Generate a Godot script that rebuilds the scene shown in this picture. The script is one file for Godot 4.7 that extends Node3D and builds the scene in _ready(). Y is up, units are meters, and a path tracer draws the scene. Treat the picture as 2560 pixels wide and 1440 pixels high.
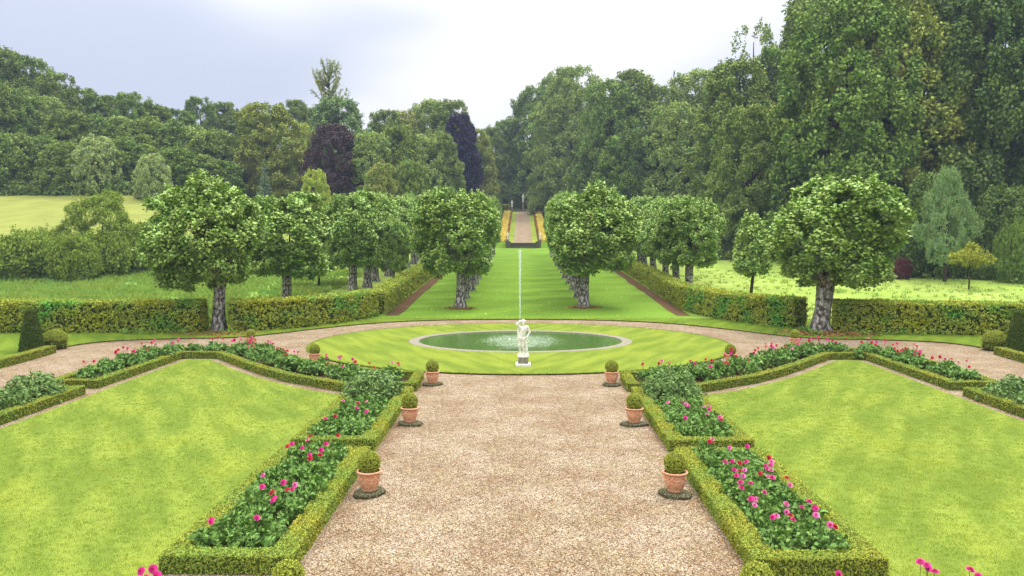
extends Node3D
# A formal garden seen from an upper window: parterres with box-edged dahlia beds, a round
# lawn with a pond and jet, pollarded limes and beech hedges, woods all round. y up, d = -z.

const EXPOSURE := 1.65
var rng := RandomNumberGenerator.new()
var noise := FastNoiseLite.new()
var M := {}
var names := {}
var quad_index := PackedInt32Array()


func _ready() -> void:
	rng.seed = 20240
	noise.seed = 7
	noise.frequency = 1.0
	noise.fractal_octaves = 3
	# --- camera, sky, sun, exposure
	var cam := Camera3D.new()
	cam.name = "camera"
	add_child(cam)
	cam.position = Vector3(0, 6.5, 0)
	cam.rotation = Vector3(-atan(135.0 / 2200.0), atan(25.0 / 2200.0), 0)
	cam.fov = rad_to_deg(2.0 * atan(720.0 / 2200.0))
	cam.near = 0.1
	cam.far = 2000.0
	cam.current = true
	var env := Environment.new()
	env.background_mode = Environment.BG_SKY
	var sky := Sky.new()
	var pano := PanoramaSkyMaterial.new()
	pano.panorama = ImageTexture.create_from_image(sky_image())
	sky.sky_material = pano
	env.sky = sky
	env.tonemap_mode = Environment.TONE_MAPPER_LINEAR
	env.tonemap_exposure = EXPOSURE
	env.fog_enabled = true
	env.fog_density = 0.00024
	env.fog_light_color = Color(0.80, 0.87, 1.0)
	env.sdfgi_enabled = true
	env.ssao_enabled = true
	env.ssil_enabled = true
	var we := WorldEnvironment.new()
	we.name = "world_environment"
	we.environment = env
	add_child(we)
	var sun := DirectionalLight3D.new()
	sun.name = "sun"
	sun.light_color = Color(1.0, 0.965, 0.90)
	sun.light_energy = 0.5
	sun.light_angular_distance = 14.0
	sun.shadow_enabled = true
	add_child(sun)
	sun.look_at_from_position(Vector3(34, 95, -48), Vector3.ZERO)
	# --- the place
	prepare()
	build_ground()
	build_pond()
	build_hedges()
	build_limes()
	build_woods()
	build_far_terrace()
	build_beds()
	build_pots()
	build_statue()
	build_jet()
	build_small_things()


# ---------------------------------------------------------------- sky
func cloud_at(v: Vector3, off: Vector2, nz: FastNoiseLite) -> float:
	var k := 1.0 / (maxf(v.y, 0.0) + 0.22)
	return nz.get_noise_2d(v.x * k * 60.0 + off.x, v.z * k * 60.0 + off.y)


func view_dir(az: float, el: float) -> Vector3:
	var a := deg_to_rad(az)
	var e := deg_to_rad(el)
	return Vector3(sin(a) * cos(e), sin(e), -cos(a) * cos(e))


func sky_image() -> Image:
	# an overcast layer: brighter overhead than near the horizon, thin and thick cloud by noise
	var nz := FastNoiseLite.new()
	nz.seed = 3
	nz.frequency = 0.0075
	nz.fractal_octaves = 4
	nz.fractal_gain = 0.42
	var best := Vector2.ZERO
	var top := -99.0
	var dark := 0.0
	var bright := 0.0
	for k in 1600:      # which stretch of the noise lies ahead of the camera
		var o := Vector2((k % 40) * 37.0, (k / 40) * 41.0)
		var s := 0.0
		var g := 0.0
		for az in [1, 5, 9, 13, 17]:
			for el in [10, 13, 16]:
				s += cloud_at(view_dir(az, el), o, nz) / 15.0
		for az in [-28, -22, -16, -10, -4]:
			for el in [5, 8, 11, 15]:
				g += cloud_at(view_dir(az, el), o, nz) / 20.0
		if s - g > top:
			top = s - g
			dark = g
			bright = s
			best = o
	var w := 1024
	var h := 512
	var im := Image.create_empty(w, h, false, Image.FORMAT_RGBF)
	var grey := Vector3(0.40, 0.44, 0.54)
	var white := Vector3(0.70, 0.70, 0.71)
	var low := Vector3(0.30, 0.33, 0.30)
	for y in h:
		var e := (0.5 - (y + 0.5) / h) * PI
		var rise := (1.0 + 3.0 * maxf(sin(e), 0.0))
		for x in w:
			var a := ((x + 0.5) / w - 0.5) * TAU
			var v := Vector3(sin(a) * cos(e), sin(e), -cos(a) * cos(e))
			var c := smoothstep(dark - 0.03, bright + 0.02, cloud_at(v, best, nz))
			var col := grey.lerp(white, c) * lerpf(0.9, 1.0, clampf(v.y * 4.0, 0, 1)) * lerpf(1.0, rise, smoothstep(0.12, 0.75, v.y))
			if v.y < 0.0:
				col = low
			im.set_pixel(x, y, Color(col.x, col.y, col.z))
	return im


# ---------------------------------------------------------------- mesh helpers
class Buf:
	var v := PackedVector3Array()
	var n := PackedVector3Array()
	var c := PackedColorArray()
	var u := PackedVector2Array()
	var u2 := PackedVector2Array()
	var i := PackedInt32Array()

	func tri(a: Vector3, b: Vector3, d: Vector3, nn: Vector3, col := Color.WHITE) -> void:
		var k := v.size()
		var f := (d - a).cross(b - a).dot(nn) >= 0.0
		v.append_array(PackedVector3Array([a, b, d]))
		n.append_array(PackedVector3Array([nn, nn, nn]))
		c.append_array(PackedColorArray([col, col, col]))
		i.append_array(PackedInt32Array([k, k + 1, k + 2] if f else [k, k + 2, k + 1]))

	func quad(a: Vector3, b: Vector3, d: Vector3, e: Vector3, nn: Vector3, col := Color.WHITE) -> void:
		var k := v.size()
		var f := (d - a).cross(b - a).dot(nn) >= 0.0
		v.append_array(PackedVector3Array([a, b, d, e]))
		n.append_array(PackedVector3Array([nn, nn, nn, nn]))
		c.append_array(PackedColorArray([col, col, col, col]))
		i.append_array(PackedInt32Array([k, k + 1, k + 2, k, k + 2, k + 3] if f else [k, k + 2, k + 1, k, k + 3, k + 2]))

	func flat_quad(a: Vector3, b: Vector3, d: Vector3, e: Vector3, toward: Vector3, col := Color.WHITE) -> void:
		var nn := (d - a).cross(e - b).normalized()
		quad(a, b, d, e, nn if nn.dot(toward) >= 0.0 else -nn, col)

	func box(at: Vector3, s: Vector3, bev := 0.0, col := Color.WHITE) -> void:
		# at = centre of the base
		var r := s * 0.5
		var o := at + Vector3(0, r.y, 0)
		for ax in 3:
			for sg in [-1.0, 1.0]:
				var nn := Vector3.ZERO
				nn[ax] = sg
				var p := Vector3.ZERO
				var q := Vector3.ZERO
				p[(ax + 1) % 3] = r[(ax + 1) % 3] - bev
				q[(ax + 2) % 3] = r[(ax + 2) % 3] - bev
				var m: Vector3 = o + nn * r[ax]
				quad(m - p - q, m + p - q, m + p + q, m - p + q, nn, col)
		if bev <= 0.0:
			return
		for ax in 3:
			var b1 := (ax + 1) % 3
			var b2 := (ax + 2) % 3
			for s1 in [-1.0, 1.0]:
				for s2 in [-1.0, 1.0]:
					var l := Vector3.ZERO
					l[ax] = r[ax] - bev
					var pa := Vector3.ZERO
					pa[b1] = s1 * r[b1]
					pa[b2] = s2 * (r[b2] - bev)
					var pb := Vector3.ZERO
					pb[b1] = s1 * (r[b1] - bev)
					pb[b2] = s2 * r[b2]
					flat_quad(o + pa - l, o + pa + l, o + pb + l, o + pb - l, pa + pb, col)
		for sx in [-1.0, 1.0]:
			for sy in [-1.0, 1.0]:
				for sz in [-1.0, 1.0]:
					var g := Vector3(sx, sy, sz)
					var e := (r - Vector3.ONE * bev) * g
					tri(o + e + Vector3(sx * bev, 0, 0), o + e + Vector3(0, sy * bev, 0), o + e + Vector3(0, 0, sz * bev), g.normalized(), col)

	func tube(path: Array, radii: Array, sides := 8, cap := true, col := Color.WHITE, wob := 0.0, nz: FastNoiseLite = null) -> void:
		var k0 := v.size()
		var ref := Vector3(1, 0, 0.13)
		var len := 0.0
		for s in path.size():
			var p: Vector3 = path[s]
			var fwd: Vector3 = (path[mini(s + 1, path.size() - 1)] - path[maxi(s - 1, 0)]).normalized()
			if absf(fwd.dot(ref.normalized())) > 0.9:
				ref = Vector3(0, 0.2, 1)
			var ax := (ref - fwd * ref.dot(fwd)).normalized()
			var ay := fwd.cross(ax)
			if s > 0:
				len += (p - path[s - 1]).length()
			for j in sides + 1:
				var a := TAU * j / sides
				var d := ax * cos(a) + ay * sin(a)
				var r: float = radii[s]
				if wob > 0.0:
					r *= 1.0 + wob * nz.get_noise_3d(cos(a) * 1.2 + p.x, p.y * 1.3, sin(a) * 1.2 + p.z)
				v.append(p + d * r)
				n.append(d)
				c.append(col)
				i.size()
		for s in path.size() - 1:
			for j in sides:
				var a := k0 + s * (sides + 1) + j
				var b := a + sides + 1
				var f := (v[b + 1] - v[a]).cross(v[a + 1] - v[a]).dot(n[a]) >= 0.0
				i.append_array(PackedInt32Array([a, a + 1, b + 1, a, b + 1, b] if f else [a, b + 1, a + 1, a, b, b + 1]))
		if cap:
			for e in [0, path.size() - 1]:
				var m: Vector3 = path[e]
				var nn: Vector3 = (path[0] - path[1]).normalized() if e == 0 else (path[e] - path[e - 1]).normalized()
				for j in sides:
					var a: int = k0 + e * (sides + 1) + j
					tri(m, v[a], v[a + 1], nn, col)

	func lathe(prof: Array, sides: int, at := Vector3.ZERO, col := Color.WHITE, wob := 0.0, nz: FastNoiseLite = null) -> void:
		# prof: Vector2(radius, height) from bottom to top along the outer side; normals from the profile
		var k0 := v.size()
		for s in prof.size():
			var p: Vector2 = prof[s]
			var t: Vector2 = (prof[mini(s + 1, prof.size() - 1)] - prof[maxi(s - 1, 0)]).normalized()
			for j in sides + 1:
				var a := TAU * j / sides
				var r := p.x
				if wob > 0.0:
					r *= 1.0 + wob * nz.get_noise_3d(cos(a) * 1.5 + at.x, p.y * 3.0, sin(a) * 1.5 + at.z)
				v.append(at + Vector3(cos(a) * r, p.y, sin(a) * r))
				n.append(Vector3(cos(a) * t.y, -t.x, sin(a) * t.y).normalized())
				c.append(col)
		for s in prof.size() - 1:
			for j in sides:
				var a := k0 + s * (sides + 1) + j
				var b := a + sides + 1
				i.append_array(PackedInt32Array([a, b + 1, a + 1, a, b, b + 1]))
				var q := i.size()
				var f := (v[a + 1] - v[a]).cross(v[b + 1] - v[a])
				if f.dot(n[a] + n[b]) < 0.0:
					i[q - 5] = a + 1
					i[q - 4] = b + 1
					i[q - 2] = b + 1
					i[q - 1] = b

	func mesh() -> ArrayMesh:
		var arr := []
		arr.resize(Mesh.ARRAY_MAX)
		arr[Mesh.ARRAY_VERTEX] = v
		arr[Mesh.ARRAY_NORMAL] = n
		if c.size() == v.size():
			arr[Mesh.ARRAY_COLOR] = c
		if u.size() == v.size():
			arr[Mesh.ARRAY_TEX_UV] = u
		if u2.size() == v.size():
			arr[Mesh.ARRAY_TEX_UV2] = u2
		arr[Mesh.ARRAY_INDEX] = i
		var m := ArrayMesh.new()
		m.add_surface_from_arrays(Mesh.PRIMITIVE_TRIANGLES, arr)
		return m


func P(x: float, y: float, d: float) -> Vector3:
	return Vector3(x, y, -d)


func numbered(called: String) -> String:
	var k: int = names.get(called, 0)
	names[called] = k + 1
	return called if k == 0 else "%s_%03d" % [called, k]


func thing(called: String, label: String, category: String, at := Vector3.ZERO, group := "", turn := 0.0) -> Node3D:
	var o := Node3D.new()
	o.name = numbered(called)
	add_child(o, true)
	o.position = at
	o.rotation.y = turn
	tag(o, label, category, group)
	return o


func tag(o: Node3D, label: String, category := "", group := "", kind := "") -> Node3D:
	if label:
		o.set_meta("label", label)
	if category:
		o.set_meta("category", category)
	if group:
		o.set_meta("group", group)
	if kind:
		o.set_meta("kind", kind)
	return o


func part(called: String, m: Mesh, mat: Material, parent: Node3D, at := Vector3.ZERO) -> MeshInstance3D:
	var o := MeshInstance3D.new()
	o.name = called if parent != self else numbered(called)
	o.mesh = m
	o.material_override = mat
	o.position = at
	parent.add_child(o, true)
	return o


func copies(called: String, m: Mesh, mat: Material, where: Array, tints: PackedColorArray, parent: Node3D) -> MultiMeshInstance3D:
	var mm := MultiMesh.new()
	mm.transform_format = MultiMesh.TRANSFORM_3D
	mm.use_colors = tints.size() > 0
	mm.mesh = m
	mm.instance_count = where.size()
	for k in where.size():
		mm.set_instance_transform(k, where[k])
	if tints.size():
		for k in where.size():
			mm.set_instance_color(k, tints[k])
	var o := MultiMeshInstance3D.new()
	o.name = called if parent != self else numbered(called)
	o.multimesh = mm
	o.material_override = mat
	o.set_meta("kind", "stuff")
	parent.add_child(o, true)
	return o


# ---------------------------------------------------------------- the lie of the land
func height(x: float, d: float) -> float:
	var base := 0.0
	if d >= 67.0:
		var low := 0.03 * (d - 67.0)
		var up := 4.5 + 0.1 * (d - 186.0)
		var ramp := low if d < 150.0 else (2.49 + 0.0682 * (d - 150.0) if d < 200.0 else up)
		var step := low if d < 185.0 else up
		base = lerpf(step, ramp, smoothstep(5.0, 12.0, absf(x)))
	if d > 95.0:
		var l := 0.14 * (d - 95.0) if d < 170.0 else 10.5 + 0.03 * (d - 170.0)
		base += smoothstep(28.0, 75.0, -x) * l * (1.0 - 0.85 * smoothstep(240.0, 330.0, d))
	base += minf(25.0, 0.5 * maxf(0.0, x - 44.0)) * smoothstep(118.0, 165.0, d)
	return base


# ---------------------------------------------------------------- materials and computed textures
func lin(r: float, g: float, b: float, a := 1.0) -> Color:
	return Color(r, g, b, a).linear_to_srgb()


func mat(called: String, col: Color, rough := 0.9, spec := 0.3) -> StandardMaterial3D:
	var m := StandardMaterial3D.new()
	m.resource_name = called
	m.albedo_color = col
	m.roughness = rough
	m.metallic_specular = spec
	M[called] = m
	return m


func leaf_mat(called: String, col: Color, through := 0.5, spec := 0.2, rough := 0.6) -> StandardMaterial3D:
	var m := mat(called, col, rough, spec)
	m.vertex_color_use_as_albedo = true
	m.cull_mode = BaseMaterial3D.CULL_DISABLED
	m.backlight_enabled = through > 0.0
	m.backlight = Color(through, through, through * 0.55)
	return m


func grain(w: int, freq: float, oct: int, sd: int, kind := FastNoiseLite.TYPE_SIMPLEX_SMOOTH) -> PackedByteArray:
	var f := FastNoiseLite.new()
	f.noise_type = kind
	f.seed = sd
	f.frequency = freq
	f.fractal_octaves = oct
	var im := f.get_seamless_image(w, w, false, false, 0.1, true)
	im.convert(Image.FORMAT_L8)
	return im.get_data()


func picture(w: int, rgb: PackedByteArray) -> ImageTexture:
	return ImageTexture.create_from_image(Image.create_from_data(w, w, false, Image.FORMAT_RGB8, rgb))


func grey_picture(w: int, px: PackedByteArray) -> ImageTexture:
	return ImageTexture.create_from_image(Image.create_from_data(w, w, false, Image.FORMAT_L8, px))


func ramp_picture(w: int, a: PackedByteArray, b: PackedByteArray, c0: Vector3, c1: Vector3, c2: Vector3, lo: int, hi: int, mixb: float) -> ImageTexture:
	# colours run c0..c1 with the pixel of a and lean to c2 with that of b (sRGB 0-255)
	var out := PackedByteArray()
	out.resize(w * w * 3)
	for k in w * w:
		var t := clampf(float(a[k] - lo) / (hi - lo), 0, 1)
		var s := clampf((b[k] - 110) / 80.0, 0, 1) * mixb
		var q := c0.lerp(c1, t).lerp(c2, s)
		out[k * 3] = int(q.x)
		out[k * 3 + 1] = int(q.y)
		out[k * 3 + 2] = int(q.z)
	return picture(w, out)


func prepare() -> void:
	for k in 120000:
		var q := k * 4
		quad_index.append_array(PackedInt32Array([q, q + 1, q + 2, q, q + 2, q + 3]))
	var w := 512
	# turf: fine blades light and dark
	var fine := grain(w, 0.16, 2, 11)
	var mid := grain(w, 0.03, 3, 12)
	var turf := ramp_picture(w, fine, mid, Vector3(158, 160, 128), Vector3(255, 255, 235), Vector3(255, 240, 200), 40, 215, 0.3)
	# macro: broad patches and mowing streaks over 64 m, one tile
	var nz := FastNoiseLite.new()
	nz.seed = 5
	nz.frequency = 1.0
	nz.fractal_octaves = 4
	var mac := PackedByteArray()
	mac.resize(w * w * 3)
	for y in w:
		for x in w:
			var wx := (x + 0.5) / w * 64.0 - 32.0
			var wd := (y + 0.5) / w * 80.0
			var along := wx * 0.45 + wd * 0.9 if wx > 0.0 else -wx * 0.45 + wd * 0.9
			var across := wd * 0.45 - absf(wx) * 0.9
			var streak := nz.get_noise_2d(along * 0.16, across * 1.0)
			var blot := nz.get_noise_2d(wx * 0.22 + 90.0, wd * 0.22)
			var band := sin(across * 4.2) * 0.5
			var t := 0.5 + streak * 1.25 + blot * 0.35 + band * 0.09
			var q := Vector3(208, 218, 198).lerp(Vector3(255, 253, 238), clampf(t, 0, 1)).lerp(Vector3(255, 240, 190), clampf(blot * 1.2 - 0.1, 0, 1) * 0.5)
			var k := (y * w + x) * 3
			mac[k] = int(q.x)
			mac[k + 1] = int(q.y)
			mac[k + 2] = int(q.z)
	var macro := picture(w, mac)
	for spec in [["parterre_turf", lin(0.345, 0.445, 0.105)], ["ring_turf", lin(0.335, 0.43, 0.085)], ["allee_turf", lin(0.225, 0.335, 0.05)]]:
		var m := mat(spec[0], spec[1], 0.95, 0.15)
		m.albedo_texture = turf
		m.uv1_scale = Vector3(0.42, 0.42, 1)
		m.heightmap_enabled = false
		m.detail_enabled = true
		m.detail_blend_mode = BaseMaterial3D.BLEND_MODE_MUL
		m.detail_uv_layer = BaseMaterial3D.DETAIL_UV_2
		m.detail_albedo = macro
		m.uv2_scale = Vector3(1.0 / 64.0, 1.0 / 80.0, 1)
		m.uv2_offset = Vector3(0.5, 0, 0)
		m.heightmap_enabled = true
		m.heightmap_texture = grey_picture(w, fine)
		m.heightmap_scale = 3.0
	var meadow := mat("meadow", Color.WHITE, 0.95, 0.15)
	meadow.vertex_color_use_as_albedo = true
	meadow.albedo_texture = ramp_picture(w, grain(w, 0.09, 4, 31), mid, Vector3(120, 138, 92), Vector3(255, 255, 230), Vector3(255, 240, 190), 30, 220, 0.4)
	meadow.uv1_scale = Vector3(0.16, 0.16, 1)
	# gravel
	var gw := 512
	var soft := grain(gw, 0.012, 4, 22)
	var far := PackedFloat32Array()
	far.resize(gw * gw)
	far.fill(99.0)
	var which := PackedByteArray()
	which.resize(gw * gw)
	var step := gw / 72.0
	for c in 72 * 72:      # pebbles as the cells round scattered points, wrapping at the borders
		var px := (c % 72 + rng.randf()) * step
		var py := (c / 72 + rng.randf()) * step
		var look := rng.randi() % 8
		var big := rng.randf_range(0.8, 1.25)
		for y in range(int(py) - 8, int(py) + 10):
			var row := posmod(y, gw) * gw
			for x in range(int(px) - 8, int(px) + 10):
				var e := Vector2(x - px, y - py).length() * big
				var k := row + posmod(x, gw)
				if e < far[k]:
					far[k] = e
					which[k] = look
	var gp := PackedByteArray()
	gp.resize(gw * gw * 3)
	var gh := PackedByteArray()
	gh.resize(gw * gw)
	var pal := [Vector3(236, 222, 196), Vector3(220, 198, 166), Vector3(205, 186, 160), Vector3(190, 166, 134), Vector3(250, 244, 230), Vector3(168, 138, 106), Vector3(214, 200, 182), Vector3(142, 116, 92)]
	for k in gw * gw:
		var stone: Vector3 = pal[which[k]]
		var edge := clampf((far[k] - 2.2) / 3.6, 0, 1)
		var q := stone.lerp(Vector3(104, 86, 68), edge * 0.85) * (0.92 + 0.16 * soft[k] / 255.0)
		gp[k * 3] = mini(255, int(q.x))
		gp[k * 3 + 1] = mini(255, int(q.y))
		gp[k * 3 + 2] = mini(255, int(q.z))
		gh[k] = int(255.0 * clampf(1.0 - far[k] / 7.0, 0, 1))
	var gravel := mat("gravel", lin(0.535, 0.525, 0.50), 0.95, 0.2)
	gravel.albedo_texture = picture(gw, gp)
	gravel.uv1_scale = Vector3(0.44, 0.44, 1)
	gravel.heightmap_enabled = true
	gravel.heightmap_texture = grey_picture(gw, gh)
	gravel.heightmap_scale = 1.6
	gravel.detail_enabled = true
	gravel.detail_blend_mode = BaseMaterial3D.BLEND_MODE_MUL
	gravel.detail_uv_layer = BaseMaterial3D.DETAIL_UV_2
	gravel.uv2_scale = Vector3(1.0 / 17.0, 1.0 / 17.0, 1)
	gravel.detail_albedo = ramp_picture(w, grain(w, 0.012, 5, 41), grain(w, 0.02, 4, 42), Vector3(230, 220, 208), Vector3(255, 253, 250), Vector3(240, 243, 215), 60, 190, 0.3)
	# stone, bark, clay, soil, water
	var n1 := grain(256, 0.05, 4, 51)
	var n2 := grain(256, 0.015, 4, 52)
	var stone := mat("pale_stone", lin(0.34, 0.315, 0.27), 0.9, 0.25)
	stone.albedo_texture = ramp_picture(256, n1, n2, Vector3(170, 166, 156), Vector3(250, 248, 240), Vector3(190, 186, 150), 50, 200, 0.5)
	var marble := mat("white_stone", lin(0.86, 0.84, 0.78), 0.75, 0.3)
	marble.albedo_texture = ramp_picture(256, n1, n2, Vector3(205, 203, 192), Vector3(255, 255, 250), Vector3(196, 192, 168), 60, 150, 0.45)
	var old := mat("dark_stone", lin(0.30, 0.28, 0.24), 0.95, 0.2)
	old.albedo_texture = ramp_picture(256, n1, n2, Vector3(90, 86, 74), Vector3(250, 246, 236), Vector3(110, 128, 70), 40, 210, 0.8)
	var moss := mat("mossy_stone", lin(0.34, 0.32, 0.26), 0.97, 0.15)
	moss.albedo_texture = ramp_picture(256, n1, grain(256, 0.03, 3, 57), Vector3(70, 66, 52), Vector3(250, 246, 232), Vector3(86, 98, 34), 60, 200, 0.95)
	var bark := mat("lime_bark", lin(0.62, 0.60, 0.58), 0.97, 0.15)
	bark.albedo_texture = ramp_picture(256, grain(256, 0.035, 4, 53), grain(256, 0.05, 3, 54), Vector3(88, 80, 70), Vector3(250, 248, 246), Vector3(140, 130, 112), 88, 168, 0.6)
	var brown := mat("brown_bark", lin(0.13, 0.105, 0.08), 0.97, 0.15)
	brown.albedo_texture = ramp_picture(256, n1, n2, Vector3(110, 104, 96), Vector3(255, 250, 240), Vector3(150, 160, 110), 40, 210, 0.5)
	var clay := mat("terracotta", lin(0.72, 0.52, 0.39), 0.9, 0.25)
	clay.albedo_texture = ramp_picture(256, n1, grain(256, 0.02, 3, 55), Vector3(196, 150, 120), Vector3(255, 216, 186), Vector3(250, 238, 226), 60, 200, 0.75)
	var soil := mat("soil", lin(0.085, 0.058, 0.036), 1.0, 0.1)
	soil.albedo_texture = ramp_picture(256, grain(256, 0.12, 3, 56), n2, Vector3(110, 104, 96), Vector3(255, 246, 236), Vector3(220, 200, 170), 40, 210, 0.4)
	var earth := mat("bare_earth", lin(0.19, 0.13, 0.075), 1.0, 0.1)
	earth.albedo_texture = soil.albedo_texture
	for t in ["pale_stone", "white_stone", "dark_stone", "mossy_stone", "lime_bark", "brown_bark", "terracotta", "soil", "bare_earth"]:
		M[t].uv1_triplanar = true
		M[t].uv1_scale = Vector3.ONE * {"lime_bark": 0.55, "brown_bark": 0.5, "soil": 0.9, "bare_earth": 0.7, "terracotta": 1.6, "mossy_stone": 1.4, "white_stone": 1.2}.get(t, 0.8)
	bark.uv1_scale = Vector3(0.5, 0.22, 0.5)
	var water := mat("pond_water", lin(0.075, 0.14, 0.035), 0.03, 0.5)
	water.metallic = 0.0
	var spray := mat("jet_water", Color(0.94, 0.97, 1.0, 0.62), 0.3, 0.5)
	spray.transparency = BaseMaterial3D.TRANSPARENCY_ALPHA
	mat("droplets", lin(0.85, 0.88, 0.9), 0.25, 0.5)
	# foliage
	leaf_mat("box_leaf", lin(0.34, 0.39, 0.06), 0.4)
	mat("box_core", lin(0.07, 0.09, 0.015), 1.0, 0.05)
	leaf_mat("beech_leaf", lin(0.36, 0.41, 0.06), 0.4)
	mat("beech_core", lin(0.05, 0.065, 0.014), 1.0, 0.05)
	leaf_mat("lime_leaf", lin(0.29, 0.42, 0.09), 0.22, 0.3, 0.5)
	leaf_mat("dahlia_leaf", lin(0.15, 0.27, 0.055), 0.35, 0.25, 0.5)
	leaf_mat("peony_leaf", lin(0.17, 0.27, 0.075), 0.35, 0.25, 0.5)
	leaf_mat("weed_leaf", lin(0.16, 0.29, 0.05), 0.4)
	leaf_mat("grass_blade", lin(0.27, 0.37, 0.05), 0.4, 0.3)
	leaf_mat("tall_grass", lin(0.24, 0.36, 0.06), 0.4, 0.3)
	leaf_mat("dead_leaf", lin(0.30, 0.15, 0.055), 0.3, 0.2)
	leaf_mat("yew_leaf", lin(0.085, 0.13, 0.022), 0.2)
	leaf_mat("petal_magenta", lin(0.68, 0.045, 0.27), 0.4, 0.2)
	leaf_mat("petal_pink", lin(0.80, 0.20, 0.46), 0.4, 0.2)
	leaf_mat("petal_red", lin(0.52, 0.02, 0.055), 0.4, 0.2)
	leaf_mat("petal_yellow", lin(0.72, 0.58, 0.13), 0.4, 0.2)
	mat("flower_eye", lin(0.35, 0.01, 0.05), 0.9)
	mat("stem", lin(0.09, 0.15, 0.04), 0.8)
	for spec in [["wood_green", 0.185, 0.278, 0.054], ["wood_mid", 0.223, 0.296, 0.061], ["wood_deep", 0.140, 0.209, 0.048], ["wood_pale", 0.316, 0.407, 0.106], ["wood_olive", 0.308, 0.347, 0.072], ["wood_brown", 0.282, 0.226, 0.068],
			["wood_silver", 0.376, 0.455, 0.160], ["wood_grey", 0.229, 0.334, 0.121], ["wood_lemon", 0.403, 0.477, 0.081], ["copper_leaf", 0.096, 0.060, 0.060], ["purple_leaf", 0.045, 0.038, 0.079], ["spruce_leaf", 0.140, 0.219, 0.149],
			["orchard_leaf", 0.250, 0.335, 0.050], ["dome_leaf", 0.28, 0.365, 0.085], ["gold_leaf", 0.360, 0.380, 0.050], ["red_leaf", 0.140, 0.050, 0.050]]:
		leaf_mat(spec[0], lin(spec[1], spec[2], spec[3]), 0.4)

const FLOWERS := [ -6.43,23.77,-6.42,24.19,-6.07,24.56,-6.1,25.02,-5.46,24.2,-5.98,23.61,-5.43,23.44,-5.58,22.78,-5.48,22.4,-5.34,22.91,-6.25,20.89,-5.99,19.93,-5.59,20.27,-5.28,20.1,-5.3,19.55,-5.21,19.63,-5.59,19.32,-5.45,19.04,-5.42,18.8,-5.45,17.72,-6.27,17.37,-6.35,17.6,-6.25,30.43,-5.63,29.88,-5.52,29.03,-5.38,30.1,-5.11,28.59,-5.97,27.78,-6.2,27.41,-5.34,25.23,5.25,24.33,5.41,24.77,5.65,23.7,6.17,23.84,5.4,22.34,5.22,22.34,5.53,22.1,5.72,22.16,5.24,21.46,5.38,21.46,5.51,21.52,5.36,21.05,5.16,20.89,5.13,20.39,5.31,20.17,5.01,19.84,5.5,19.71,6.45,22.73,6.43,22.41,6.31,22.05,6.12,21.87,6.07,21.53,6.13,21.42,5.79,21.11,5.92,20.92,6,20.85,6.32,20.77,6.23,20.2,5.07,19.19,5,18.65,5.17,19.15,5.68,18.67,5.58,18.29,5.58,18.05,5.53,17.7,5.28,18.01,5.16,17.85,6,18.63,6.22,18.83,6.27,18.59,6.25,18.42,6.08,17.94,6.17,17.36,6.23,17.25,5.08,30.33,5.53,30.12,5.58,29.68,5.68,29.79,6.34,29.59,6.11,29.27,6.19,28.86,6,28.26,6.25,27.33,6.29,27.7,5.2,27.74 ]
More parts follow.
